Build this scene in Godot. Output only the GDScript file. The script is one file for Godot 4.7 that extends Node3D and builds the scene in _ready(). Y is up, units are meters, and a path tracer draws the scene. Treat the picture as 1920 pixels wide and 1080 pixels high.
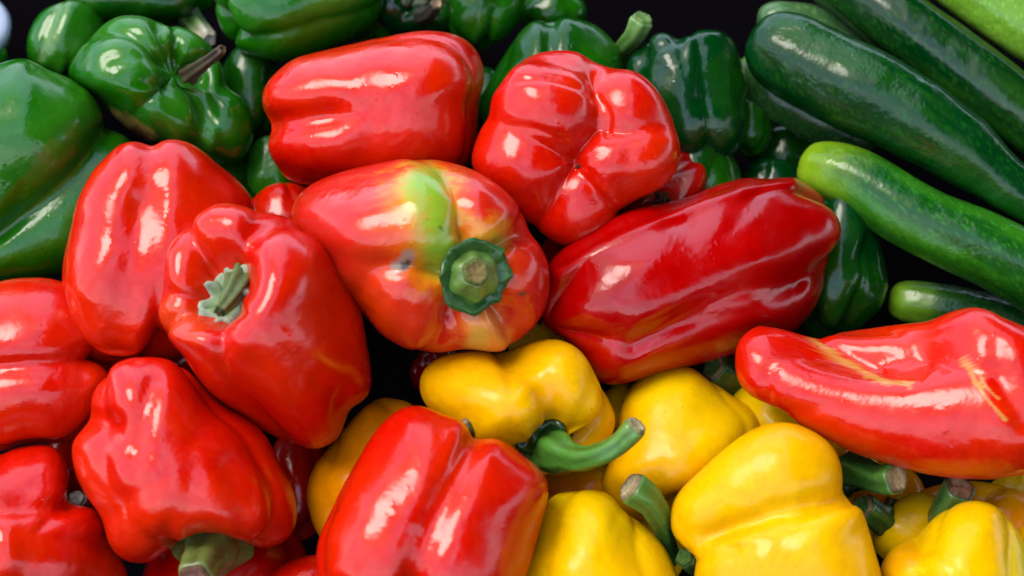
extends Node3D

# A heap of bell peppers and cucumbers on a market stall. Units are metres; shapes of single fruits are given in millimetres
# in each fruit's own axes (x across, y up along the fruit's face, z out of that face).

var low := FastNoiseLite.new()
var mid := FastNoiseLite.new()
var fine := FastNoiseLite.new()
var M := {}
var taken := {}


func numbered(called: String) -> String:
	var n: int = taken.get(called, 0)
	taken[called] = n + 1
	return called if n == 0 else "%s_%03d" % [called, n]


func tag(o: Node3D, label: String, category: String, group := "", kind := "") -> void:
	if label:
		o.set_meta("label", label)
	if category:
		o.set_meta("category", category)
	if group:
		o.set_meta("group", group)
	if kind:
		o.set_meta("kind", kind)


func put(called: String, mesh: Mesh, mat: Material, parent: Node) -> MeshInstance3D:
	var o := MeshInstance3D.new()
	o.name = called
	o.mesh = mesh
	o.material_override = null
	for i in mesh.get_surface_count():
		mesh.surface_set_material(i, mat)
	parent.add_child(o, true)
	return o


# ---------------------------------------------------------------- textures and materials
func noise_image(size: int, freq: float, octaves: int, rng_seed: int, kind := FastNoiseLite.TYPE_SIMPLEX_SMOOTH) -> Image:
	var n := FastNoiseLite.new()
	n.noise_type = kind
	n.frequency = freq
	n.fractal_octaves = octaves
	n.seed = rng_seed
	return n.get_seamless_image(size, size, false, false, 0.1, true)


func grey(im: Image, lo: float, hi: float, bend := 1.0) -> ImageTexture:
	var out := Image.create(im.get_width(), im.get_height(), false, Image.FORMAT_RGB8)
	for y in im.get_height():
		for x in im.get_width():
			var v := lerpf(lo, hi, pow(im.get_pixel(x, y).r, bend))
			out.set_pixel(x, y, Color(v, v, v))
	return ImageTexture.create_from_image(out)


# Skin relief: soft unevenness, small pits, and the beads and runs of water left on wet fruit.
func skin_relief(rng_seed: int, drops: int, pits: int) -> ImageTexture:
	var size := 512
	var a := noise_image(size, 0.012, 3, rng_seed)
	var b := noise_image(size, 0.045, 2, rng_seed + 1)
	var h := PackedFloat32Array()
	h.resize(size * size)
	for y in size:
		for x in size:
			h[y * size + x] = 0.40 + 0.24 * (a.get_pixel(x, y).r - 0.5) + 0.06 * (b.get_pixel(x, y).r - 0.5)
	var rng := RandomNumberGenerator.new()
	rng.seed = rng_seed * 77 + 5
	for k in drops + pits:
		var up := k < drops
		var r := rng.randf_range(2.0, 7.0) if up else rng.randf_range(1.2, 2.6)
		if up and rng.randf() < 0.12:
			r *= 1.7
		var cx := rng.randf() * size
		var cy := rng.randf() * size
		var tall := (0.02 + 0.012 * r) if up else -0.035
		var squash := rng.randf_range(0.6, 1.5)
		var n := int(ceil(r * 1.6))
		for j in range(-n, n + 1):
			for i in range(-n, n + 1):
				var d := sqrt(i * i * squash + j * j / squash) / r
				if d < 1.0:
					var at := posmod(int(cy) + j, size) * size + posmod(int(cx) + i, size)
					h[at] += tall * (1.0 - d * d)
	var im := Image.create(size, size, false, Image.FORMAT_RGB8)
	for y in size:
		for x in size:
			var v := clampf(h[y * size + x], 0.0, 1.0)
			im.set_pixel(x, y, Color(v, v, v))
	return ImageTexture.create_from_image(im)


# Wear on the skin: faint mottling, small brown specks and a few dry scratches.
func wear(rng_seed: int, specks: int, scratches: int) -> ImageTexture:
	var size := 512
	var a := noise_image(size, 0.02, 3, rng_seed)
	var im := Image.create(size, size, false, Image.FORMAT_RGB8)
	for y in size:
		for x in size:
			var v := 0.955 + 0.045 * a.get_pixel(x, y).r
			im.set_pixel(x, y, Color(v, v, v))
	var rng := RandomNumberGenerator.new()
	rng.seed = rng_seed * 31 + 3
	for k in specks + scratches:
		var p := Vector2(rng.randf() * size, rng.randf() * size)
		var way := Vector2.from_angle(rng.randf() * TAU)
		var long := 1 if k < specks else rng.randi_range(10, 34)
		var r := rng.randf_range(0.9, 2.4) if k < specks else 0.8
		var ink := Color(0.30, 0.20, 0.12) if k < specks else Color(0.80, 0.72, 0.60)
		for t in long:
			way = way.rotated(rng.randf_range(-0.12, 0.12))
			p += way
			for j in range(-3, 4):
				for i in range(-3, 4):
					var f := clampf(1.3 - Vector2(i, j).length() / r, 0.0, 1.0) * (0.75 if k < specks else 0.5)
					if f > 0.0:
						var x := posmod(int(p.x) + i, size)
						var y := posmod(int(p.y) + j, size)
						im.set_pixel(x, y, im.get_pixel(x, y).lerp(ink, f))
	return ImageTexture.create_from_image(im)


func skin(called: String, relief: Texture2D, relief_cm: float, rough: Texture2D, tile: float, spec := 0.5, coat := 0.0) -> StandardMaterial3D:
	var m := StandardMaterial3D.new()
	m.resource_name = called
	m.vertex_color_use_as_albedo = true
	m.albedo_color = Color.WHITE
	m.roughness = 1.0
	m.roughness_texture = rough
	m.metallic_specular = spec
	m.heightmap_enabled = true
	m.heightmap_texture = relief
	m.heightmap_scale = relief_cm
	m.uv1_triplanar = true
	m.uv1_scale = Vector3.ONE / tile
	m.uv1_triplanar_sharpness = 4.0
	if coat > 0.0:
		m.clearcoat_enabled = true
		m.clearcoat = coat
		m.clearcoat_roughness = 0.08
	return m


# broken cloud all round the sky, drawn by direction
func cloud_cover() -> ImageTexture:
	var n := FastNoiseLite.new()
	n.noise_type = FastNoiseLite.TYPE_SIMPLEX_SMOOTH
	n.frequency = 1.35
	n.fractal_octaves = 5
	n.seed = 12
	var w := 512
	var h := 256
	var im := Image.create(w, h, false, Image.FORMAT_RGBA8)
	for y in h:
		var up := PI * (0.5 - (y + 0.5) / h)
		for x in w:
			var a := TAU * (x + 0.5) / w
			var d := Vector3(sin(a) * cos(up), sin(up) * 1.4, -cos(a) * cos(up))
			var c := smoothstep(-0.12, 0.22, n.get_noise_3dv(d) - 0.02)
			var b := 0.86 + 0.14 * n.get_noise_3dv(d * 2.0)
			im.set_pixel(x, y, Color(b, b, b, c))
	return ImageTexture.create_from_image(im)


func make_materials() -> void:
	var rough_wax := grey(noise_image(256, 0.014, 4, 3), 0.10, 0.34, 1.3)
	var rough_soft := grey(noise_image(256, 0.014, 4, 8), 0.24, 0.44, 1.2)
	var rough_mid := grey(noise_image(256, 0.014, 4, 5), 0.16, 0.36, 1.2)
	var rough_dry := grey(noise_image(256, 0.03, 4, 9), 0.45, 0.75)
	var wet := skin_relief(11, 60, 70)
	var smooth := skin_relief(21, 8, 60)
	var bumpy := skin_relief(31, 20, 240)
	M.red = skin("wet red skin", wet, 0.075, rough_wax, 0.075, 0.5)
	M.yellow = skin("yellow skin", smooth, 0.06, rough_mid, 0.085, 0.33)
	M.yellow.subsurf_scatter_enabled = true
	M.yellow.subsurf_scatter_strength = 0.12
	M.green = skin("wet green skin", wet, 0.10, rough_wax, 0.085, 0.48)
	M.cucumber = skin("cucumber skin", bumpy, 0.12, rough_mid, 0.06, 0.46)
	var worn := wear(41, 16, 5)
	var speckled := wear(51, 60, 8)
	M.red.albedo_texture = worn
	M.yellow.albedo_texture = worn
	M.green.albedo_texture = worn
	M.cucumber.albedo_texture = speckled
	M.stem = skin("stem skin", bumpy, 0.05, rough_dry, 0.03, 0.4)
	M.fresh_stem = skin("fresh stem skin", bumpy, 0.03, rough_soft, 0.03, 0.5)
	M.cut = skin("dry cut end", bumpy, 0.08, rough_dry, 0.02, 0.2)


# ---------------------------------------------------------------- small geometry helpers
func shut(verts: PackedVector3Array, cols: PackedColorArray, index: PackedInt32Array) -> ArrayMesh:
	var a := []
	a.resize(Mesh.ARRAY_MAX)
	# front faces run clockwise: turn the whole shell round if it is inside out
	var inside := 0.0
	for i in range(0, index.size(), 3):
		inside += verts[index[i]].dot(verts[index[i + 1]].cross(verts[index[i + 2]]))
	if inside > 0.0:
		index.reverse()
	a[Mesh.ARRAY_VERTEX] = verts
	a[Mesh.ARRAY_COLOR] = cols
	a[Mesh.ARRAY_INDEX] = index
	var raw := ArrayMesh.new()
	raw.add_surface_from_arrays(Mesh.PRIMITIVE_TRIANGLES, a)
	var st := SurfaceTool.new()
	st.create_from(raw, 0)
	st.generate_normals()
	return st.commit()


# index of a shape of rings with one vertex at each end: first, rings x around, last. Wound so that rings that run away from the viewer face out.
func ring_index(rings: int, around: int) -> PackedInt32Array:
	var ix := PackedInt32Array()
	var last := 1 + rings * around
	for i in around:
		var k := (i + 1) % around
		ix.append_array([0, 1 + k, 1 + i])
		var b := 1 + (rings - 1) * around
		ix.append_array([last, b + i, b + k])
	for j in rings - 1:
		for i in around:
			var k := (i + 1) % around
			var p := 1 + j * around
			var q := p + around
			ix.append_array([p + i, p + k, q + i, p + k, q + k, q + i])
	return ix


# a turned shape from radius and height pairs
func lathe(pairs: Array, around: int) -> ArrayMesh:
	var v := PackedVector3Array()
	var c := PackedColorArray()
	var n := pairs.size() / 2
	v.append(Vector3(0, pairs[1], 0))
	for j in n:
		for i in around:
			var a := TAU * i / around
			v.append(Vector3(cos(a) * pairs[2 * j], pairs[2 * j + 1], sin(a) * pairs[2 * j]))
	v.append(Vector3(0, pairs[2 * n - 1], 0))
	c.resize(v.size())
	c.fill(Color.WHITE)
	return shut(v, c, ring_index(n, around))


func line_gap(p: Vector2, line: PackedVector2Array) -> float:
	if line.size() == 1:
		return p.distance_to(line[0])
	var best := 1e9
	for i in line.size() - 1:
		best = minf(best, p.distance_squared_to(Geometry2D.get_closest_point_to_segment(p, line[i], line[i + 1])))
	return sqrt(best)


func smooth_line(flat: Array, closed := false) -> PackedVector2Array:
	var n := flat.size() / 2
	var pts := PackedVector2Array()
	for i in n:
		pts.append(Vector2(flat[2 * i], flat[2 * i + 1]) * 0.001)
	if n < 3:
		return pts
	var out := PackedVector2Array()
	for i in (n if closed else n - 1):
		var a := pts[posmod(i - 1, n)] if closed else pts[maxi(i - 1, 0)]
		var b := pts[i]
		var c := pts[(i + 1) % n]
		var d := pts[(i + 2) % n] if closed else pts[mini(i + 2, n - 1)]
		for s in 4:
			out.append(b.cubic_interpolate(c, a, d, s / 4.0))
	if not closed:
		out.append(pts[n - 1])
	return out


func reach(line: PackedVector2Array, bins: int) -> PackedFloat32Array:
	# how far a closed outline lies from the middle, in each direction
	var r := PackedFloat32Array()
	r.resize(bins)
	for b in bins:
		var far := Vector2.from_angle(TAU * b / bins) * 2.0
		var best := 0.0
		for i in line.size():
			var hit: Variant = Geometry2D.segment_intersects_segment(Vector2.ZERO, far, line[i], line[(i + 1) % line.size()])
			if hit != null:
				best = maxf(best, (hit as Vector2).length())
		r[b] = best
	for b in bins:
		if r[b] == 0.0:
			r[b] = maxf(r[(b + 1) % bins], r[posmod(b - 1, bins)])
	return r


func eased(r: PackedFloat32Array, times: int) -> PackedFloat32Array:
	var n := r.size()
	for t in times:
		var o := r.duplicate()
		for i in n:
			r[i] = 0.25 * o[posmod(i - 1, n)] + 0.5 * o[i] + 0.25 * o[(i + 1) % n]
	return r


# ---------------------------------------------------------------- fruit
# One bell pepper: a lobed body turned about its stem axis, then drawn out to its own outline, with creases, dents and colour of its own.
func pepper(called: String, d: Dictionary) -> Node3D:
	var root := Node3D.new()
	root.name = numbered(called)
	add_child(root)
	tag(root, d.label, d.get("category", "bell pepper"), d.get("group", ""))
	root.basis = Basis.looking_at(-(d.face as Vector3), Vector3.UP)
	root.position = d.at
	var around: int = d.get("around", 120)
	var rings: int = d.get("rings", 84)
	var R: float = d.r * 0.001
	var H: float = d.h * 0.0005
	var A: Vector3 = (d.axis as Vector3).normalized()
	var ref := Vector3.UP if absf(A.z) > 0.8 else Vector3.BACK
	var C := (ref - A * ref.dot(A)).normalized()
	var B := A.cross(C)
	var grooves: Array = d.grooves
	var side: float = d.get("side", 0.10)
	var top: float = d.get("top", 0.26)
	var tip: float = d.get("tip", 0.30)
	var boxy: float = d.get("boxy", 0.72)
	var taper: float = d.get("taper", 0.08)
	var hollow: float = d.get("hollow", 0.16)
	var tuck: float = d.get("tuck", 0.12)
	var full: float = d.get("full", 0.0)
	var sd: int = d.get("seed", 1)
	var rng := RandomNumberGenerator.new()
	rng.seed = sd * 131 + 7
	var ng := grooves.size()
	var lobe_size := []
	for i in ng:
		lobe_size.append(rng.randf_range(0.94, 1.06))
	# crest of every lobe and bottom of every groove, by angle
	var crest := PackedFloat32Array()
	var big := PackedFloat32Array()
	crest.resize(around)
	big.resize(around)
	for i in around:
		var deg: float = 360.0 * i / around
		for g in ng:
			var a: float = grooves[g]
			var w := fposmod(grooves[(g + 1) % ng] - a, 360.0)
			if w == 0.0:
				w = 360.0
			var into := fposmod(deg - a, 360.0)
			if into < w:
				var t := absf(2.0 * into / w - 1.0)
				crest[i] = pow(1.0 - pow(t, 2.5 + full), 0.8 - 0.2 * full)
				big[i] = lerpf(1.0, lobe_size[g], crest[i])
				break
	crest = eased(crest, 1)
	var ring_dir := PackedVector3Array()
	for i in around:
		ring_dir.append(B * cos(TAU * i / around) + C * sin(TAU * i / around))
	var v := PackedVector3Array()
	v.resize(2 + rings * around)
	for j in range(0, rings + 2):
		var u := PI * j / (rings + 1)
		var cu := cos(u)
		var su := sin(u)
		var y0 := signf(cu) * pow(absf(cu), boxy)
		var r0 := pow(maxf(su, 0.0), boxy)
		var end := cu * cu
		var g := side + ((top if cu > 0.0 else tip) - side) * end
		var sink := hollow * exp(-pow(r0 / 0.42, 2.0)) if cu > 0.0 else -tuck * exp(-pow(r0 / 0.34, 2.0))
		var wide := R * r0 * (1.0 + taper * y0)
		if j == 0 or j == rings + 1:
			v[0 if j == 0 else 1 + rings * around] = A * H * (y0 - 2.0 * sink)
			continue
		for i in around:
			var f := (1.0 - g * (1.0 - crest[i])) * big[i]
			var open := end * smoothstep(0.0, 0.45, r0)
			var e := lerpf(1.0, 1.0 - 0.8 * g * (1.0 - crest[i]), open) * lerpf(1.0, big[i], open)
			v[1 + (j - 1) * around + i] = A * H * (y0 * e - 2.0 * sink) + ring_dir[i] * wide * f
	if d.has("blobs"):
		# a body made of round lobes that press against one another
		var bl: Array = d.blobs
		var crisp: float = d.get("crisp", 26.0)
		for n in v.size():
			var dir := v[n].normalized()
			var total := 0.0
			for b in range(0, bl.size(), 4):
				var c := Vector3(bl[b], bl[b + 1], bl[b + 2]) * 0.02
				var rr: float = bl[b + 3] * 0.02
				var along := c.dot(dir)
				var under := along * along - c.length_squared() + rr * rr
				if under > 0.0:
					var t := along + sqrt(under)
					if t > 0.0:
						total += pow(t, crisp)
			v[n] = dir * (pow(total, 1.0 / crisp) / 20.0)
		for turn in int(d.get("soften", 3)):
			var w := v.duplicate()
			for j in range(1, rings - 1):
				for i in around:
					var at := 1 + j * around + i
					v[at] = 0.4 * w[at] + 0.15 * (w[1 + j * around + (i + 1) % around] + w[1 + j * around + posmod(i - 1, around)] + w[at - around] + w[at + around])
	# unevenness
	var off := Vector3(sd * 3.71, sd * 1.37, sd * 2.19)
	var lump: float = d.get("lump", 1.3) * 0.001
	for k in v.size():
		var p := v[k]
		var q := p + off
		v[k] = p + p.normalized() * (lump * low.get_noise_3dv(q) + 0.16 * lump * mid.get_noise_3dv(q))
	# its own outline
	if d.has("outline"):
		var bins: int = d.get("bins", 96)
		var want := eased(reach(smooth_line(d.outline, true), bins), 1)
		var have := PackedFloat32Array()
		have.resize(bins)
		for p in v:
			var b := posmod(int(round(Vector2(p.x, p.y).angle() / TAU * bins)), bins)
			have[b] = maxf(have[b], Vector2(p.x, p.y).length())
		have = eased(have, 1)
		var k := PackedFloat32Array()
		k.resize(bins)
		for b in bins:
			k[b] = clampf(want[b] / maxf(have[b], 0.004), 0.3, 2.6)
		for n in v.size():
			var p := v[n]
			var at := fposmod(Vector2(p.x, p.y).angle() / TAU * bins, bins)
			var b := int(at)
			var s := lerpf(k[b % bins], k[(b + 1) % bins], at - b)
			v[n] = Vector3(p.x * s, p.y * s, p.z)
	if d.has("thick"):
		for n in v.size():
			v[n].z *= d.thick
	# which way the surface faces
	var facing := PackedVector3Array()
	facing.resize(v.size())
	for j in rings:
		for i in around:
			var at := 1 + j * around + i
			var e := v[1 + j * around + (i + 1) % around] - v[1 + j * around + posmod(i - 1, around)]
			var up := v[at - around if j > 0 else 0]
			var down := v[at + around if j < rings - 1 else v.size() - 1]
			facing[at] = (up - down).cross(e).normalized()
	facing[0] = A
	facing[v.size() - 1] = -A
	# creases, ridges and dents on the face
	for mark in d.get("marks", []):
		var line := smooth_line(mark.p)
		var w: float = mark.w * 0.001
		var deep: float = mark.d * 0.001
		var box := Rect2(line[0], Vector2.ZERO)
		for q in line:
			box = box.expand(q)
		box = box.grow(w * 2.6)
		for n in v.size():
			var p := v[n]
			var f := Vector2(p.x, p.y)
			if facing[n].z < -0.15 or not box.has_point(f):
				continue
			var gap := line_gap(f, line) / w
			if gap < 2.6:
				var fall := exp(-gap * gap) if mark.get("soft", true) else exp(-gap * 1.6)
				v[n] = p - (facing[n] * 0.6 + Vector3(0, 0, 0.4)) * deep * fall * smoothstep(-0.15, 0.35, facing[n].z)
	# colour
	var c1: Color = d.color
	var c2: Color = d.get("color2", c1)
	var cols := PackedColorArray()
	cols.resize(v.size())
	for n in v.size():
		var q := v[n] + off
		var t := smoothstep(-0.25, 0.55, low.get_noise_3dv(q * 0.8) + 0.35 * mid.get_noise_3dv(q))
		var c := c1.lerp(c2, t)
		var s := 1.0 + 0.10 * fine.get_noise_3dv(q)
		cols[n] = Color(c.r * s, c.g * s, c.b * s)
	for mark in d.get("paint", []):
		var line := smooth_line(mark.p)
		var w: float = mark.w * 0.001
		for n in v.size():
			if facing[n].z < -0.1:
				continue
			var p := v[n]
			var q := p + off
			var gap := line_gap(Vector2(p.x, p.y), line) / w
			gap *= maxf(0.4, 1.0 + mark.get("ragged", 0.35) * (mid.get_noise_3dv(q) + 0.8 * fine.get_noise_3dv(q)))
			var a: float = (1.0 - smoothstep(mark.get("core", 0.5), 1.0, gap)) * mark.get("a", 1.0)
			if a > 0.0:
				cols[n] = cols[n].lerp(mark.c, a)
	var ix := ring_index(rings, around)
	put("skin", shut(v, cols, ix), M[d.get("skin", "red")], root)
	# calyx, stem and blossom scar
	var dia := R * 2.0
	if d.has("calyx"):
		var c: Dictionary = d.calyx
		put_calyx(root, v, facing, around, rings, c, sd)
	if d.has("stem"):
		var s: Dictionary = d.stem
		var pole := v[0]
		var path := PackedVector3Array()
		if s.has("p"):
			for i in s.p.size() / 3:
				path.append(Vector3(s.p[3 * i], s.p[3 * i + 1], s.p[3 * i + 2]) * 0.001)
		else:
			var lean: Vector3 = s.get("lean", Vector3.ZERO)
			for i in 5:
				path.append(pole + A * (s.len * 0.001 * i / 4.0 - 0.003) + lean * 0.001 * pow(i / 4.0, 2.0))
		put_stem(root, path, s, sd)
	if d.has("scar"):
		var sv := PackedVector3Array()
		var sc := PackedColorArray()
		var m := 3
		var tipv := v.size() - 1
		var out := -A
		sv.append(v[tipv] + out * 0.0016)
		sc.append(Color(0.03, 0.012, 0.006))
		for j in m:
			for i in 10:
				var dir := ring_dir[i * around / 10]
				sv.append(v[tipv] + out * (0.0018 - 0.0011 * j) + dir * (d.scar * 0.001) * (j + 1.0) / m * (1.0 + 0.3 * sin(i * 2.3)))
				sc.append(Color(0.06, 0.025, 0.012).lerp(c1, j / 3.0))
		sv.append(v[tipv] - out * 0.004)
		sc.append(c1)
		var si := ring_index(m, 10)
		put("blossom_scar", shut(sv, sc, si), M.cut, root)
	return root


# The green collar that lies on the shoulders round the stem: it follows the skin below it.
func put_calyx(root: Node3D, v: PackedVector3Array, facing: PackedVector3Array, around: int, rings: int, c: Dictionary, sd: int) -> void:
	var size: float = c.r * 0.001
	var points: int = c.get("points", 6)
	var col: Color = c.color
	var n := 48
	var m := 9
	var sv := PackedVector3Array()
	var sc := PackedColorArray()
	var pole := v[0]
	var lift_to := 0.0064
	if c.get("flat", false):
		# the plate rests on the shoulders
		var sum := 0.0
		var most := 0.0
		for i in n:
			for r in rings:
				var to := v[1 + r * around + i * around / n] - pole
				var tall := to.dot(facing[0])
				if (to - facing[0] * tall).length() >= size * 0.95 or r == rings / 2:
					sum += tall
					most = maxf(most, tall)
					break
		lift_to = 0.5 * (sum / n + most) + c.rise * 0.001
	sv.append(pole + facing[0] * (lift_to - 0.0024))
	sc.append(col)
	for j in m:
		for i in n:
			var i0 := i * around / n
			var edge: float = size * (1.0 + c.get("scallop", 0.14) * cos(points * TAU * i / n + sd) + 0.10 * sin(2.0 * TAU * i / n + sd * 2.0) + c.get("torn", 0.05) * (sin(7.0 * TAU * i / n + sd) + 0.8 * sin(11.0 * TAU * i / n + 2.0 * sd)))
			var want: float = edge * minf(1.0, (j + 1.0) / (m - 1.0))
			if c.get("flat", false):
				# a stiff plate that bridges the hollow
				var out := (v[1 + 6 * around + i0] - v[1 + 6 * around + posmod(i0 + around / 2, around)])
				var ax := facing[0]
				out = (out - ax * out.dot(ax)).normalized()
				var seg := TAU / points
				edge = size * cos(seg / 2.0) / cos(fposmod(TAU * i / n, seg) - seg / 2.0) * (1.0 + 0.03 * sin(3.0 * TAU * i / n + sd) + 0.05 * mid.get_noise_2d(i * 0.02, sd))
				var tt := minf(1.0, (j + 1.0) / (m - 2.0))
				var rise: float = lift_to + 0.0006 * cos(TAU * i / n * points) * tt * tt + 0.0016 * fine.get_noise_3d(i * 0.004, tt * 0.01, sd) - 0.0024 * (1.0 - tt) + 0.0014 * pow(tt, 6.0)
				if j == m - 1:
					rise -= 0.0022
				var pf := pole + out * edge * tt * (0.97 if j == m - 1 else 1.0) + ax * rise
				sv.append(pf)
				var sf := 0.75 + 0.7 * (fine.get_noise_3dv(pf * 1.2 + Vector3(sd, 0, 0)) * 0.5 + 0.5)
				var rimf: Color = c.get("rim", col * 0.6)
				var kf := col.lerp(rimf, smoothstep(0.5, 0.95, tt))
				sc.append(Color(kf.r * sf, kf.g * sf, kf.b * sf))
				continue
			# walk down the skin from the pole until that far
			var gone := 0.0
			var p := pole
			var f := facing[0]
			for r in rings:
				var q := v[1 + r * around + i0]
				var step := q.distance_to(p)
				if gone + step >= want or r == rings - 1:
					var t := clampf((want - gone) / maxf(step, 1e-6), 0.0, 1.0)
					p = p.lerp(q, t)
					f = facing[1 + r * around + i0]
					break
				gone += step
				p = q
			var t2 := (j + 1.0) / (m - 1.0)
			var lift: float = c.get("lift", 3.4) * 0.001 * (1.0 - 0.3 * t2) + c.get("curl", 0.0) * 0.001 * pow(t2, 4.0) + 0.0008 * cos(points * TAU * i / n + sd) * t2
			if j == m - 1:
				lift = -0.002
			sv.append(p + f * lift)
			var s: float = 0.8 + c.get("mottle", 0.5) * (fine.get_noise_3dv(p + Vector3(sd, 0, 0)) * 0.5 + 0.5)
			var rim: Color = c.get("rim", col * 0.6)
			var k := col.lerp(rim, smoothstep(0.55, 1.0, t2))
			sc.append(Color(k.r * s, k.g * s, k.b * s))
	sv.append(pole - facing[0] * 0.006)
	sc.append(col)
	put("calyx", shut(sv, sc, ring_index(m, n)), M.fresh_stem if c.get("fresh", true) else M.stem, root)


# A ribbed, bent stem with its cut end as a sub-part.
func put_stem(root: Node3D, path: PackedVector3Array, s: Dictionary, sd: int) -> void:
	var curve := Curve3D.new()
	for i in path.size():
		var a := path[maxi(i - 1, 0)]
		var b := path[mini(i + 1, path.size() - 1)]
		curve.add_point(path[i], (a - b) / 6.0, (b - a) / 6.0)
	var n := 40
	var rings := 26
	var sv := PackedVector3Array()
	var sc := PackedColorArray()
	var col: Color = s.color
	var tipc: Color = s.get("tip", col)
	var ribs: int = s.get("ribs", 5)
	var length := curve.get_baked_length()
	var radii: Array = s.r
	var old := Vector3.ZERO
	var side := Vector3.ZERO
	var last_center := Vector3.ZERO
	var last_dir := Vector3.ZERO
	var rim := PackedVector3Array()
	for j in rings:
		var t := j / (rings - 1.0)
		var p := curve.sample_baked(t * length, true)
		var dir := (curve.sample_baked(minf(t + 0.02, 1.0) * length, true) - curve.sample_baked(maxf(t - 0.02, 0.0) * length, true)).normalized()
		if j == 0:
			side = dir.cross(Vector3(0.3, 0.8, 0.52)).normalized()
			sv.append(p)
			sc.append(col)
		else:
			side = (side - dir * side.dot(dir)).normalized()
		var other := dir.cross(side)
		var f := t * (radii.size() - 1)
		var k := mini(int(f), radii.size() - 2)
		var r: float = lerpf(radii[k], radii[k + 1], smoothstep(0.0, 1.0, f - k)) * 0.001
		for i in n:
			var a := TAU * i / n
			var rr: float = r * (1.0 + s.get("rib", 0.07) * cos(ribs * a + sd + t * 1.2) + 0.05 * mid.get_noise_3d(a * 0.02, t * 0.06, sd))
			if j == rings - 1:
				rr *= 0.93
			var q: Vector3 = p + (side * cos(a) - other * sin(a)) * rr
			sv.append(q)
			var shade := 1.0 + 0.22 * cos(ribs * a + sd + t * 1.2) + 0.3 * fine.get_noise_3dv(q)
			var c := col.lerp(tipc, smoothstep(0.6, 1.0, t))
			sc.append(Color(c.r * shade, c.g * shade, c.b * shade))
			if j == rings - 1:
				rim.append(q)
		last_center = p
		last_dir = dir
	sv.append(last_center - last_dir * 0.0005)
	sc.append(tipc)
	var ix := ring_index(rings, n)
	var o := put("stem", shut(sv, sc, ix), M.fresh_stem if s.get("fresh", true) else M.stem, root)
	# the cut end: a woody rim round a paler, sunken middle
	var cv := PackedVector3Array()
	var cc := PackedColorArray()
	var cut: Color = s.get("cut", Color(0.30, 0.22, 0.13))
	var bark: Color = s.get("bark", Color(0.10, 0.07, 0.04))
	cv.append(last_center + last_dir * 0.0004)
	cc.append(cut)
	for j in 5:
		var t := (j + 1.0) / 5.0
		for i in n:
			var high := 0.0006 + 0.0012 * exp(-pow((t - 0.78) / 0.2, 2.0)) - (0.0016 if j == 4 else 0.0)
			var q := last_center.lerp(rim[i], t * 1.01) + last_dir * (high + 0.0005 * fine.get_noise_3dv(rim[i] * 1.7 + Vector3(t * 0.01, 0, 0)))
			cv.append(q)
			var c := cut.lerp(bark, smoothstep(0.55, 0.9, t + 0.15 * fine.get_noise_3dv(q * 2.0)))
			var s2 := 1.0 + 0.5 * fine.get_noise_3dv(q * 1.5)
			cc.append(Color(c.r * s2, c.g * s2, c.b * s2))
	cv.append(last_center - last_dir * 0.002)
	cc.append(bark)
	var ci := ring_index(5, n)
	put("cut_end", shut(cv, cc, ci), M.cut, o)


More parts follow.
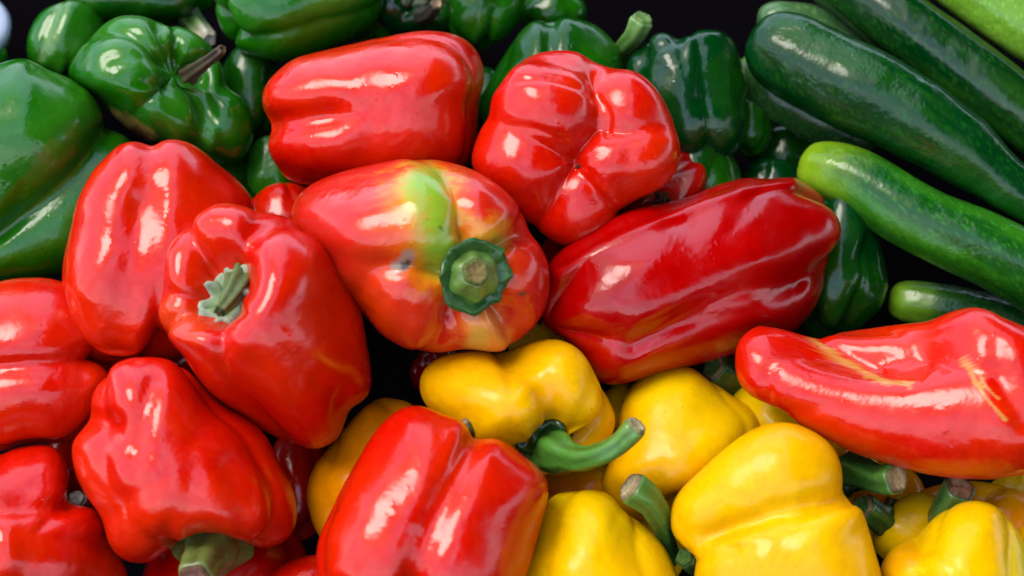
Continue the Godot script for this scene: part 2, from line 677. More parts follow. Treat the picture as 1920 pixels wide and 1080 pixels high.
# One cucumber: a bent tube with blunt ends, low ribs and speckled skin.
func cucumber(called: String, d: Dictionary) -> MeshInstance3D:
	var path: Array = d.p
	var curve := Curve3D.new()
	var at: Vector3 = d.at
	var n := path.size() / 3
	for i in n:
		var a := maxi(i - 1, 0) * 3
		var b := mini(i + 1, n - 1) * 3
		var h := Vector3(path[b] - path[a], path[b + 1] - path[a + 1], path[b + 2] - path[a + 2]) * 0.001 / 6.0
		curve.add_point(Vector3(path[3 * i], path[3 * i + 1], path[3 * i + 2]) * 0.001, -h, h)
	var around := 96
	var rings := 150
	var sd: int = d.get("seed", 1)
	var off := Vector3(sd * 2.3, sd * 5.1, sd * 1.9)
	var length := curve.get_baked_length()
	var radii: Array = d.r
	var v := PackedVector3Array()
	var cols := PackedColorArray()
	var c1: Color = d.color
	var c2: Color = d.color2
	var ct: Color = d.get("tip", c1)
	var tip_len: float = d.get("tip_len", 0.12)
	var side := Vector3.ZERO
	for j in range(0, rings + 2):
		var u := float(j) / (rings + 1)
		# closer rings at the ends
		var t := 0.5 - 0.5 * cos(PI * u)
		var p := curve.sample_baked(t * length, true)
		var dir := (curve.sample_baked(minf(t + 0.02, 1.0) * length, true) - curve.sample_baked(maxf(t - 0.02, 0.0) * length, true)).normalized()
		if j == 0:
			side = dir.cross(Vector3(0.2, 0.3, 0.93)).normalized()
		side = (side - dir * side.dot(dir)).normalized()
		var other := dir.cross(side)
		var f := t * (radii.size() - 1)
		var k := mini(int(f), radii.size() - 2)
		var r: float = lerpf(radii[k], radii[k + 1], smoothstep(0.0, 1.0, f - k)) * 0.001
		var near: float = minf(t, 1.0 - t) * length / (r * d.get("blunt", 1.3))
		var cap: float = pow(1.0 - pow(1.0 - clampf(near, 0.0, 1.0), 2.4), 0.5)
		if j == 0 or j == rings + 1:
			v.append(p)
			cols.append(ct if j == 0 else c1)
			continue
		for i in around:
			var a := TAU * i / around
			var q: Vector3 = p + (side * cos(a) - other * sin(a)) * r
			var rr: float = r * cap * (1.0 + 0.018 * cos(7.0 * a + sd + 0.8 * t) + 0.05 * low.get_noise_3dv(q + off) + 0.014 * mid.get_noise_3dv(q + off))
			q = p + (side * cos(a) - other * sin(a)) * rr
			v.append(q)
			var streak := low.get_noise_3d(a * 0.035 + sd, t * 0.05, 2.0) + 0.5 * mid.get_noise_3d(a * 0.05, t * 0.06, sd)
			var c := c1.lerp(c2, smoothstep(-0.35, 0.6, streak))
			c = c.lerp(c2 * 1.5, 0.6 * smoothstep(0.18, 0.5, fine.get_noise_3dv(q * 1.3 + off)))
			c = c.lerp(ct, 1.0 - smoothstep(0.0, tip_len, t + 0.04 * mid.get_noise_3dv(q + off)))
			cols.append(c)
	var ix := ring_index(rings, around)
	var o := put(numbered(called), shut(v, cols, ix), M[d.get("skin", "cucumber")], self)
	o.position = at
	tag(o, d.label, "cucumber", d.get("group", ""))
	return o


func _ready() -> void:
	# camera: bent over the heap
	var cam := Camera3D.new()
	cam.name = "camera"
	cam.position = Vector3(0.0000, 1.5041, 0.7092)
	cam.rotation_degrees = Vector3(-38.0, 0.0, 0.0)
	cam.fov = 16.360
	cam.near = 0.05
	cam.far = 60.0
	var lens := CameraAttributesPhysical.new()
	lens.frustum_focal_length = 83.478
	lens.frustum_focus_distance = 0.875
	lens.exposure_aperture = 7.0
	cam.attributes = lens
	add_child(cam)
	# daylight: a broad bright sky and a veiled sun
	var sky_mat := ProceduralSkyMaterial.new()
	sky_mat.sky_top_color = Color(0.66, 0.76, 0.92)
	sky_mat.sky_horizon_color = Color(0.97, 0.98, 1.0)
	sky_mat.sky_curve = 0.15
	sky_mat.sky_cover = cloud_cover()
	sky_mat.sky_cover_modulate = Color(0.62, 0.62, 0.64)
	sky_mat.ground_bottom_color = Color(0.10, 0.09, 0.085)
	sky_mat.ground_horizon_color = Color(0.22, 0.22, 0.22)
	sky_mat.sky_energy_multiplier = 0.85
	var sky := Sky.new()
	sky.sky_material = sky_mat
	var env := Environment.new()
	env.background_mode = Environment.BG_SKY
	env.sky = sky
	env.tonemap_mode = Environment.TONE_MAPPER_LINEAR
	env.tonemap_exposure = 3.4
	env.sdfgi_enabled = true
	env.ssao_enabled = true
	env.ssil_enabled = true
	var we := WorldEnvironment.new()
	we.name = "world_environment"
	we.environment = env
	add_child(we)
	var sun := DirectionalLight3D.new()
	sun.name = "sun"
	sun.light_energy = 0.33
	sun.light_angular_distance = 32.0
	sun.light_color = Color(1.0, 0.97, 0.93)
	sun.shadow_enabled = true
	sun.look_at_from_position(Vector3(-0.5, 1.0, 0.15), Vector3.ZERO)
	add_child(sun)

	low.noise_type = FastNoiseLite.TYPE_SIMPLEX_SMOOTH
	low.frequency = 22.0
	low.fractal_octaves = 1
	low.seed = 4
	mid.noise_type = FastNoiseLite.TYPE_SIMPLEX_SMOOTH
	mid.frequency = 75.0
	mid.fractal_octaves = 2
	mid.seed = 9
	fine.noise_type = FastNoiseLite.TYPE_SIMPLEX_SMOOTH
	fine.frequency = 300.0
	fine.fractal_octaves = 2
	fine.seed = 14
	make_materials()

	# the dark sloping board that the heap lies on
	var black := StandardMaterial3D.new()
	black.resource_name = "black plastic"
	black.albedo_color = Color(0.0025, 0.002, 0.003).linear_to_srgb()
	black.roughness = 0.8
	black.metallic_specular = 0.0
	var board_mesh := BoxMesh.new()
	board_mesh.size = Vector3(1.1, 0.02, 0.75)
	var board := put("display_board", board_mesh, black, self)
	board.rotation_degrees.x = 35.3
	board.position = Vector3(0, 0.95, 0) - board.basis.y * 0.115 - board.basis.z * 0.05
	tag(board, "black sloping display board under the heap of vegetables", "board")

	# the stall's awning: dark canvas over the cucumber side, so that the light comes from the open side on the left
	var awning := Node3D.new()
	awning.name = "market_awning"
	add_child(awning)
	tag(awning, "dark green canvas stall awning above the right side of the heap", "awning")
	awning.position = Vector3(1.68, -0.1, 0.1)
	var canvas := StandardMaterial3D.new()
	canvas.resource_name = "dark canvas"
	canvas.albedo_color = Color(0.012, 0.02, 0.016).linear_to_srgb()
	canvas.roughness = 0.95
	var pipe := StandardMaterial3D.new()
	pipe.resource_name = "painted steel pipe"
	pipe.albedo_color = Color(0.12, 0.12, 0.12).linear_to_srgb()
	pipe.roughness = 0.5
	var sheet := BoxMesh.new()
	sheet.size = Vector3(2.4, 0.012, 3.4)
	var cloth := put("canvas", sheet, canvas, awning)
	cloth.position = Vector3(-0.1, 2.05, 0.0)
	cloth.rotation_degrees.z = -14.0
	for z in [-1.65, 1.65]:
		var post := CylinderMesh.new()
		post.top_radius = 0.02
		post.bottom_radius = 0.02
		post.height = 1.8
		put("post", post, pipe, awning).position = Vector3(0.95, 0.9, z)

	# a pale tub behind the heap, at the top left
	var tub := Node3D.new()
	tub.name = "plastic_tub"
	add_child(tub)
	tag(tub, "pale bluish white plastic tub glimpsed at the top left corner behind the green peppers", "tub")
	tub.position = Vector3(-0.2919, 0.9682, -0.1370)
	var white := StandardMaterial3D.new()
	white.resource_name = "white plastic"
	white.albedo_color = Color(0.24, 0.28, 0.36).linear_to_srgb()
	white.roughness = 0.3
	var grey_plastic := StandardMaterial3D.new()
	grey_plastic.resource_name = "grey plastic"
	grey_plastic.albedo_color = Color(0.16, 0.16, 0.20).linear_to_srgb()
	grey_plastic.roughness = 0.45
	put("side", lathe([0.034, 0.0, 0.038, 0.018, 0.041, 0.030], 48), grey_plastic, tub)
	put("rim", lathe([0.040, 0.026, 0.046, 0.027, 0.047, 0.033, 0.044, 0.036, 0.039, 0.034, 0.036, 0.022, 0.030, 0.012, 0.001, 0.010], 48), white, tub)

	# ---- red peppers
	pepper("red_bell_pepper", {
		"label": "big red pepper lying sideways on top of the heap, two lobes pointing left",
		"group": "red peppers heaped in the middle and left",
		"at": Vector3(-0.0621, 0.9993, -0.0686), "face": Vector3(0.0668, 0.5431, 0.8370),
		"axis": Vector3(0.934, 0.100, 0.342), "r": 42.5, "h": 93.4, "seed": 1,
		"grooves": [15, 165, 245, 320],
		"outline": [-52.3, 7.2, -50, 14.4, -43.5, 21.4, -34.7, 26.9, -15, 30.9, 4.8, 34.3, 22, 36.2, 36.7, 34.2, 45.1, 29.2, 49.7, 21.2, 50.7, 12.6, 47.4, 4.1, 46.5, -5.7, 45.3, -14.3, 41.4, -25.2, 31.2, -32.2, 11.3, -34.9, -8.4, -34.5, -23.2, -33.9, -34.1, -31.9, -42.6, -29.3, -46.7, -23.7, -49.8, -17.4, -50.7, -12, -48.7, -6.4, -48, -2.3, -51.2, 1],
		"color": Color(0.524, 0.0077, 0.00231),
		"color2": Color(0.57, 0.0154, 0.00231),
		"side": 0.05,
		"tip": 0.26,
		"top": 0.05,
		"hollow": 0,
		"tuck": 0.06,
		"lump": 1.3,
		"marks": [{"p": [-53.9, -3.1, -42.1, -2.2, -30.2, -1.5, -20.7, -0.7], "w": 5.9, "d": 4.9}, {"p": [-20.7, -0.7, -4.1, 1.4], "w": 6.4, "d": 1.2}, {"p": [-43.8, 10.2, -19.9, 15], "w": 8.4, "d": -1.7}, {"p": [-41.5, -13.6, -16.8, -15.8], "w": 8.4, "d": -1.7}, {"p": [-1.7, 0.1, -4.6, -9.3], "w": 12.4, "d": 1.7}, {"p": [-15.2, 14.8, -1.6, 2.4], "w": 14.8, "d": 1}, {"p": [-44.4, -24.6, -26.9, -28.5, -8, -30.5], "w": 3.5, "d": 1.5}],
	})
	pepper("red_bell_pepper", {
		"label": "red pepper facing blossom end forward, lobes meeting at a small dark point",
		"group": "red peppers heaped in the middle and left",
		"at": Vector3(0.0295, 0.9950, -0.0371), "face": Vector3(-0.0327, 0.5632, 0.8257),
		"axis": Vector3(-0.020, 0.161, -0.987), "r": 43.2, "h": 82, "seed": 2,
		"grooves": [18, 72, 155, 242, 316],
		"outline": [-47.6, -1.1, -44.4, 10.3, -40, 18.8, -39.2, 25.9, -33.9, 33.7, -28.1, 41.7, -21, 46.1, -9.1, 48.3, 0.5, 47.3, 9, 42.2, 17.4, 41, 24.6, 39.9, 31.9, 34.6, 38.1, 26.4, 42.4, 18.1, 45.3, 9.4, 45.9, 1.5, 43.1, -6.9, 38, -12.3, 28.5, -17.8, 20.3, -23.5, 15.7, -31.6, 8.6, -37, 0.2, -39.1, -8.2, -38.4, -15.5, -34.7, -22.9, -28.9, -35.1, -18.8, -44.3, -9.4],
		"color": Color(0.524, 0.0077, 0.00231),
		"color2": Color(0.57, 0.0154, 0.00231),
		"tip": 0.5,
		"side": 0.14,
		"tuck": 0.05,
		"boxy": 0.6,
		"full": 1,
		"around": 180,
		"rings": 130,
		"lump": 0.9,
		"blobs": [0.4, 5.3, -14.4, 33.7, -24.6, -4.1, 9.1, 24.1, -13.2, 19.3, 11.5, 22.9, -8.7, 31.4, -1.2, 18, 5.7, 30.5, -3.6, 14.4, 22.7, 21.3, 2.9, 21.2, 10.8, 17.5, 2.4, 16.8, 16.1, -2.8, 10.8, 18.8, 26.9, -1.3, 8.4, 19.7, 1.1, -24.7, 8.4, 17.3, 0.9, -17.5, 9.6, 16.4],
		"marks": [{"p": [0.5, -1.8], "w": 2.4, "d": 1.2}, {"p": [12.9, 11.1, 13.2, 19.2, 8.4, 26, -1.5, 31.1, -14.2, 34, -27.4, 33.3], "w": 1.9, "d": 1.2}, {"p": [-5.5, 8, -19.5, 12.7, -32.3, 13.4], "w": 1.9, "d": 0.7}],
		"scar": 1.6,
	})
	pepper("red_bell_pepper", {
		"label": "small red pepper mostly hidden behind the blossom end pepper, dry brown stem scar",
		"group": "red peppers heaped in the middle and left",
		"at": Vector3(0.0550, 0.9510, -0.0536), "face": Vector3(-0.0582, 0.5860, 0.8082),
		"axis": Vector3(0.307, 0.563, 0.767), "r": 25.5, "h": 56.2, "seed": 3,
		"grooves": [31, 126, 211, 301],
		"outline": [24.9, 33.4, 32.1, 29.7, 35.7, 20.8, 33.7, 11.5, 20.4, -5.3, -11.3, -24.3, -33.7, -30.3, -41.6, -20.6, -37, -10.3, -15, 3.2, 4.4, 19, 16.3, 30.8],
		"around": 84, "rings": 56,
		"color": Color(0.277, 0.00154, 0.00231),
		"color2": Color(0.524, 0.0077, 0.00231),
		"stem": {"p": [14.4, 7.7, 26, 15.4, 9.1, 36], "r": [4, 2.2], "color": Color(0.077, 0.0385, 0.0154), "cut": Color(0.077, 0.0385, 0.0154), "bark": Color(0.0462, 0.0231, 0.0115), "fresh": false, "rib": 0.3},
	})
	pepper("red_bell_pepper", {
		"label": "long dark crimson pepper lying across the middle right of the heap",
		"group": "red peppers heaped in the middle and left",
		"at": Vector3(0.0819, 0.9530, -0.0042), "face": Vector3(-0.0905, 0.6089, 0.7881),
		"axis": Vector3(-0.864, -0.351, 0.362), "r": 42.1, "h": 138.8, "seed": 4,
		"grooves": [42, 125, 215, 310],
		"outline": [-68.1, -24.3, -67.7, -9.7, -65.4, 0.2, -61.1, 7.7, -49.6, 16.2, -35.8, 25.9, -21.7, 30.9, -9.9, 34.3, -2.9, 37.2, 6.3, 42.4, 15.6, 45.9, 23.8, 47.8, 32.2, 47, 41.6, 48.8, 48.9, 45.7, 56.4, 40.2, 61.6, 32.9, 64.5, 25.9, 63.8, 19.4, 60.2, 13.2, 58.9, 7.6, 59.4, 0.5, 57, -8.6, 52.1, -16.6, 46.6, -22.2, 35, -26.9, 25.8, -31, 9.5, -37.2, -14, -45, -25.7, -49.2, -35.2, -51.1, -40.7, -48.9, -44.3, -42.6, -47.8, -37.3, -53.9, -32.9, -62.1, -29.6],
		"color": Color(0.277, 0.00154, 0.00231),
		"color2": Color(0.354, 0.00231, 0.00308),
		"side": 0.06,
		"tip": 0.16,
		"top": 0.08,
		"hollow": 0,
		"lump": 1.2,
		"tuck": 0.04,
		"marks": [{"p": [-57.6, 4, -36.4, 18.3, -9.4, 31.3, 13, 40.9], "w": 3.1, "d": 3.9}, {"p": [-58.2, -3, -35.9, 11.8, -9.1, 26.7, 20, 38.8, 40.3, 43.8], "w": 3.6, "d": -3.1}, {"p": [-23.6, -30.9, -1.5, -16.5, 18.6, -6.2, 45.6, 1.2], "w": 5.3, "d": 3.4}, {"p": [-6.8, 27.3, 20.1, 38.3, 42.5, 45.6], "w": 4.3, "d": -1}, {"p": [47, 30.9, 52.3, 19.7, 55.7, 4.9], "w": 5.3, "d": 1.2}],
	})
	pepper("red_bell_pepper", {
		"label": "orange red pepper with a pale green patch and thick green stem facing forward",
		"group": "red peppers heaped in the middle and left",
		"at": Vector3(-0.0372, 0.9768, 0.0116), "face": Vector3(0.0425, 0.6025, 0.7970),
		"axis": Vector3(0.411, -0.190, 0.892), "r": 47, "h": 98.6, "seed": 5,
		"grooves": [4, 85, 146, 232, 281],
		"outline": [-59.1, 21.2, -55.9, 28, -49.9, 32.9, -40.6, 36.8, -28.9, 40, -14.9, 42.1, -3.2, 42.7, 8.3, 41.2, 19.8, 37.3, 29, 31.7, 36.9, 24.5, 42.5, 17.3, 45.3, 9, 48.6, 4.3, 51.7, -2.1, 53.1, -9.9, 52.4, -18, 50.5, -24.3, 46.8, -30.7, 40.8, -36.8, 33.6, -42.2, 26.6, -42.4, 17.3, -40.4, 10.3, -41.4, 3.3, -42.1, -6, -40.8, -15.2, -37, -23.1, -31.1, -27.6, -25.2, -37.7, -16.2, -46.7, -7.8, -53.3, 2.9, -57.6, 12.3],
		"color": Color(0.508, 0.0139, 0.00693),
		"color2": Color(0.554, 0.0385, 0.00308),
		"top": 0.3,
		"side": 0.09,
		"hollow": 0.08,
		"lump": 1.3,
		"marks": [{"p": [29.1, 2.4, 36, 5.6, 45, 8.2], "w": 3.3, "d": 2.8}, {"p": [3.2, -5.7, -6.8, -2, -22.5, -6, -29.4, -13.6], "w": 5.1, "d": 2.1}, {"p": [9.2, -24.9, 11.3, -31.7, 11.7, -39.5], "w": 3.5, "d": 2.1}, {"p": [34, -22.4, 38.3, -28.1, 40.3, -34.9], "w": 3.7, "d": 2.1}, {"p": [1, 30.1, 3.3, 17.8, 4.7, 6.6], "w": 10.5, "d": -2.1}, {"p": [-16.8, 31.8, -15.2, 13.9, -17.8, 0.6], "w": 9.3, "d": 1.4}, {"p": [29.5, 12.5, 23.1, 21.6], "w": 9.3, "d": -1.6}, {"p": [-35, 19, -44.2, 10.3], "w": 11.6, "d": 1.2}],
		"paint": [{"p": [-1, 24.2, -0.4, 16.1, 0.9, 7.1, 4.9, 0.3], "w": 23.3, "c": Color(0.662, 0.231, 0.00616), "a": 0.95, "core": 0.25}, {"p": [-0.2, 28.6, 1.3, 17.8, 2.9, 7.7, 5, 2.1], "w": 14.4, "c": Color(0.216, 0.37, 0.0231), "core": 0.3}, {"p": [28.2, 6.9, 23.7, 5.9], "w": 11.6, "c": Color(0.616, 0.254, 0.0154), "core": 0.1}, {"p": [29.2, 5.3], "w": 3.7, "c": Color(0.308, 0.308, 0.0231), "a": 0.7}, {"p": [22.5, -30.9, 25.6, -36.7], "w": 14.4, "c": Color(0.654, 0.231, 0.0308), "a": 0.85, "core": 0.2}, {"p": [20.1, -36.5], "w": 6.1, "c": Color(0.424, 0.308, 0.0385), "a": 0.6}, {"p": [-12, 9.3, -23, -21.6, -10, -31], "w": 21, "c": Color(0.578, 0.0385, 0.00308), "a": 0.7, "core": 0.1}, {"p": [-11.7, -4.1, -7.2, -0.2], "w": 3.5, "c": Color(0.231, 0.2, 0.154), "a": 0.9}, {"p": [-9.5, -3.7, -8.1, -2.4], "w": 1.9, "c": Color(0.0616, 0.0462, 0.0308)}, {"p": [38.6, -17.4, 40.9, -16.8], "w": 1.4, "c": Color(0.077, 0.0385, 0.0231), "a": 0.8}, {"p": [6.2, 11], "w": 1.2, "c": Color(0.0462, 0.0616, 0.0154), "a": 0.8}],
		"calyx": {"r": 17, "flat": true, "rise": 1.9, "color": Color(0.0193, 0.0655, 0.00924), "rim": Color(0.0231, 0.0847, 0.0154), "points": 8},
		"stem": {"p": [17.8, -9.2, 26, 17.8, -8.9, 34, 18.8, -7.9, 42, 20, -7.3, 47], "r": [13.5, 12.2, 11.2, 6.4], "color": Color(0.0693, 0.185, 0.0231), "tip": Color(0.0924, 0.154, 0.0308), "cut": Color(0.169, 0.123, 0.0462), "bark": Color(0.0693, 0.1, 0.0231), "ribs": 6, "rib": 0.05},
	})
	pepper("red_bell_pepper", {
		"label": "tall red pepper standing behind at upper left with a deep dent down its front",
		"group": "red peppers heaped in the middle and left",
		"at": Vector3(-0.1598, 0.9670, -0.0041), "face": Vector3(0.1761, 0.5921, 0.7864),
		"axis": Vector3(0.100, 0.954, -0.281), "r": 43.7, "h": 100.6, "seed": 6,
		"grooves": [88, 170, 250, 330],
		"outline": [-41.9, -10.4, -39.2, 2.4, -35.4, 13.3, -30.2, 25.9, -23.1, 36.7, -15.1, 44, -7.9, 49.1, -0.9, 49.9, 4.6, 47.3, 9.5, 48.4, 14.7, 48.9, 21.1, 46.7, 27.9, 41.3, 34.2, 34.5, 39.5, 29.5, 44.2, 23.9, 47.1, 18.7, 48, 12.5, 43.4, -0.2, 33.4, -20.6, 22.1, -33.5, 10.8, -46.4, 2.3, -48.1, -11.2, -47.9, -17.9, -48.6, -23.9, -47.7, -29.9, -45.5, -36.4, -40, -40.4, -31.8, -42, -21.8],
		"color": Color(0.524, 0.0077, 0.00231),
		"color2": Color(0.57, 0.0154, 0.00231),
		"side": 0.1,
		"tip": 0.28,
		"marks": [{"p": [-3.2, 19.6, -8.6, -0.4, -13.8, -18.2, -18.7, -31.4, -22.2, -47.1], "w": 9.7, "d": 4.8}, {"p": [4, 45.9, 1.6, 32.8, -3.5, 17.3], "w": 6.3, "d": 2.2}, {"p": [15, 31.1, 15.6, 10.2], "w": 9.7, "d": -1.4}, {"p": [-20.4, 12.6, -29.3, -11.5], "w": 9.7, "d": -1.2}, {"p": [7.2, 15.9, -0.3, -6.2], "w": 6.3, "d": -1.2}],
	})
	pepper("red_bell_pepper", {
		"label": "large red pepper on the left with a withered grey green stem in its hollow top",
		"group": "red peppers heaped in the middle and left",
		"at": Vector3(-0.1087, 0.9640, 0.0402), "face": Vector3(0.1254, 0.6232, 0.7719),
		"axis": Vector3(-0.449, 0.419, 0.789), "r": 44.3, "h": 106.4, "seed": 7,
		"grooves": [139, 209, 294, 358],
		"outline": [-42.2, 6.6, -40.8, 11.4, -38.4, 18.1, -36.6, 28.9, -33.1, 37.2, -26.9, 42.8, -19.5, 48.8, -12.5, 50.6, -5.3, 50.2, 1.3, 47.3, 7.9, 45.3, 16.8, 42.6, 22.4, 38.4, 29.4, 30.5, 35, 21.9, 40.3, 13.3, 44.3, 0.1, 45.7, -13.9, 46.4, -25.5, 46.1, -32.9, 45.3, -36.5, 42.7, -39.5, 37.4, -41, 34, -43.2, 32.2, -50.2, 28.9, -55.1, 22.9, -57.9, 17, -58.7, 10.4, -56.8, 3.9, -52.4, -2.5, -48.5, -16.2, -36.9, -24.9, -26.6, -30.1, -17.6, -33.3, -10.4, -36.5, -6.6, -40.6, -0],
		"color": Color(0.524, 0.0077, 0.00231),
		"color2": Color(0.57, 0.0154, 0.00231),
		"top": 0.36,
		"hollow": 0.26,
		"lump": 1.4,
		"marks": [{"p": [-9.9, 17.6], "w": 11.5, "d": 3.7}, {"p": [-37.8, 15.3, -28.3, 11.7, -19.8, 9.7], "w": 3.9, "d": 3}, {"p": [-30.5, 0.4, -23.8, 2.4, -13.9, 3.6], "w": 4.2, "d": 2.5}, {"p": [0.2, 35.4, 5.4, 43.7], "w": 4.6, "d": 2.3}, {"p": [1.5, 26.4, 4.1, 8.4, -4.1, -8.4], "w": 7.8, "d": -1.2}, {"p": [29.4, -47.4, 30.3, -38.6, 35.6, -30.3], "w": 4.6, "d": 1.8}],
		"paint": [{"p": [-36.5, 5.9, -29.4, 0.8], "w": 8.8, "c": Color(0.578, 0.0462, 0.00616), "a": 0.8}],
		"calyx": {"r": 14, "color": Color(0.0847, 0.139, 0.0539), "rim": Color(0.169, 0.193, 0.131), "points": 5, "scallop": 0.1, "curl": 0, "lift": 1.8, "torn": 0.1, "mottle": 1.5, "fresh": false},
		"stem": {"p": [-5.5, 18.5, 20, -8.6, 13, 32, -12.2, 8.3, 38, -14.9, 5.4, 40], "r": [5.8, 4.8, 3.8, 2.6], "color": Color(0.077, 0.115, 0.0385), "tip": Color(0.077, 0.0924, 0.0231), "cut": Color(0.108, 0.0693, 0.0231), "bark": Color(0.0308, 0.0385, 0.0154), "fresh": false, "rib": 0.2},
	})
	pepper("red_bell_pepper", {
		"label": "red pepper cut off by the left edge, a groove across its middle",
		"group": "red peppers heaped in the middle and left",
		"at": Vector3(-0.2159, 0.9297, 0.0289), "face": Vector3(0.2356, 0.6270, 0.7425),
		"axis": Vector3(-0.973, 0.102, -0.205), "r": 38.4, "h": 84.5, "seed": 8,
		"grooves": [90, 160, 230, 320],
		"outline": [-35.7, 5.4, -31.6, 21.3, -21, 34.8, -4.1, 38.4, 8.4, 37.5, 21.6, 33.5, 33.1, 23.3, 38.5, 7.7, 37.7, -9.2, 29.5, -27.1, 11.7, -38, 0.6, -35.9, -10.5, -35.2, -18.1, -36.1, -31, -30.3, -35.9, -13.7],
		"color": Color(0.524, 0.0077, 0.00231),
		"color2": Color(0.57, 0.0154, 0.00231),
		"marks": [{"p": [-15.4, 0.2, 2.2, -2.1, 21.6, -8.3], "w": 4.9, "d": 2.4}, {"p": [-0.8, -17.9, -14.7, -19.7], "w": 12.2, "d": -1}],
	})
	pepper("red_bell_pepper", {
		"label": "red pepper at lower left with its green stem pointing down at the bottom edge",
		"group": "red peppers heaped in the middle and left",
		"at": Vector3(-0.1424, 0.9184, 0.0831), "face": Vector3(0.1639, 0.6739, 0.7204),
		"axis": Vector3(0.209, -0.970, 0.125), "r": 41.9, "h": 92.1, "seed": 9,
		"grooves": [46, 150, 235, 305],
		"outline": [-18, 47.4, -10.5, 47.7, -1.2, 46.3, 5.9, 43.4, 11.4, 38.5, 16.4, 30.6, 22.7, 23.4, 31.5, 16.1, 37.9, 8.9, 41.4, -0.4, 45.1, -9.5, 47.5, -18.7, 47.6, -26.1, 45.3, -34.4, 41, -38.6, 34.4, -41.2, 25.9, -39.8, 21.6, -36.6, 16.9, -34.1, 9.7, -33.8, 3.6, -33.8, -2.5, -34.8, -7.4, -35, -12.4, -36.4, -18.7, -38.4, -25.6, -36.6, -31, -32.1, -33.7, -25.5, -34.1, -18.2, -36.7, -11.7, -40.4, -3.9, -42.9, 3.8, -43.5, 12.5, -41.4, 18.3, -36.4, 22.6, -33.1, 26.9, -32.5, 33, -29.3, 38.7, -24.3, 43.9],
		"color": Color(0.524, 0.0077, 0.00231),
		"color2": Color(0.57, 0.0154, 0.00231),
		"side": 0.1,
		"top": 0.34,
		"lump": 1,
		"marks": [{"p": [-5, 36.1, -8.9, 26.7, -13.6, 14.2, -19, 1.8], "w": 3.2, "d": 2.1}, {"p": [-0.8, 31.1, -6, 17.4, -11.6, 0.6], "w": 4.6, "d": -1.4}, {"p": [-16.5, 12.4, -22.9, 0.2, -27.7, -10.1], "w": 3.7, "d": -1.4}, {"p": [-32, 25.3, -22.9, 21.1], "w": 4.6, "d": 2.1}, {"p": [-6.6, -26.5, 1.6, -14.6, 5.5, -2], "w": 5.1, "d": 1.2}, {"p": [21.2, -34.3, 23.8, -20.3, 20.5, -4.3], "w": 5.6, "d": 1.9}, {"p": [-19.7, 28.3, -12, 37.1], "w": 5.1, "d": -0.9}],
		"calyx": {"r": 12, "color": Color(0.0462, 0.115, 0.0193), "points": 6},
		"stem": {"p": [10.6, -33.3, -8, 8.1, -36.4, 8, 4, -41.3, 24, 0.6, -46.3, 36], "r": [17, 12, 8.5, 7.5], "color": Color(0.1, 0.131, 0.027), "tip": Color(0.0924, 0.123, 0.0308), "cut": Color(0.185, 0.077, 0.0616), "bark": Color(0.077, 0.0462, 0.0231)},
	})
	pepper("red_bell_pepper", {
		"label": "red pepper in the bottom left corner, a folded lobe on top of it",
		"group": "red peppers heaped in the middle and left",
		"at": Vector3(-0.2087, 0.8854, 0.0933), "face": Vector3(0.2325, 0.6893, 0.6861),
		"axis": Vector3(0.873, 0.312, -0.374), "r": 38.6, "h": 85, "seed": 10,
		"grooves": [50, 120, 200, 300],
		"outline": [-29.2, 18.5, -23.9, 33.7, -14, 38, -4.9, 38.1, 2.8, 39.9, 13.7, 38.9, 19.2, 35.3, 22.2, 28.5, 21.5, 19.8, 18.7, 12.7, 23.7, 8.7, 29.4, 5.9, 32.2, -1.6, 34.3, -12.8, 38, -23.1, 33, -36.1, 12.5, -45.2, -14, -41, -31.1, -25.3, -34.2, -1.3],
		"color": Color(0.524, 0.0077, 0.00231),
		"color2": Color(0.57, 0.0154, 0.00231),
		"marks": [{"p": [18.4, 10.6, 8, 11.8, -2.9, 13.2, -13.6, 14.5], "w": 3.6, "d": 3.3}, {"p": [-11.1, 4.9, -9.1, -6.9], "w": 6.2, "d": -1.9}],
		"stem": {"p": [23, 3.1, -20, 22.9, 9.4, -2, 22.7, 12.1, 4], "r": [5.5, 5, 4.2], "color": Color(0.193, 0.193, 0.139), "tip": Color(0.269, 0.262, 0.216), "cut": Color(0.269, 0.262, 0.216), "fresh": false},
	})
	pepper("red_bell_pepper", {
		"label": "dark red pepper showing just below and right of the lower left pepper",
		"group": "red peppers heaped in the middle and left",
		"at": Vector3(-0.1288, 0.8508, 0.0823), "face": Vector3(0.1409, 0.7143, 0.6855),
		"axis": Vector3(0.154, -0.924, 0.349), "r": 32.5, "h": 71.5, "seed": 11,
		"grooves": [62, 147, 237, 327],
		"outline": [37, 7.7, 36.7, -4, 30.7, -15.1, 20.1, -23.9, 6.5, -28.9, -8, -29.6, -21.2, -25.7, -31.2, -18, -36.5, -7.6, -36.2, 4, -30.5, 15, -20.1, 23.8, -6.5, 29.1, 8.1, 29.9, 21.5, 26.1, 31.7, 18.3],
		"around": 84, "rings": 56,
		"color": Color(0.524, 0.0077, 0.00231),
		"color2": Color(0.277, 0.00154, 0.00231),
	})
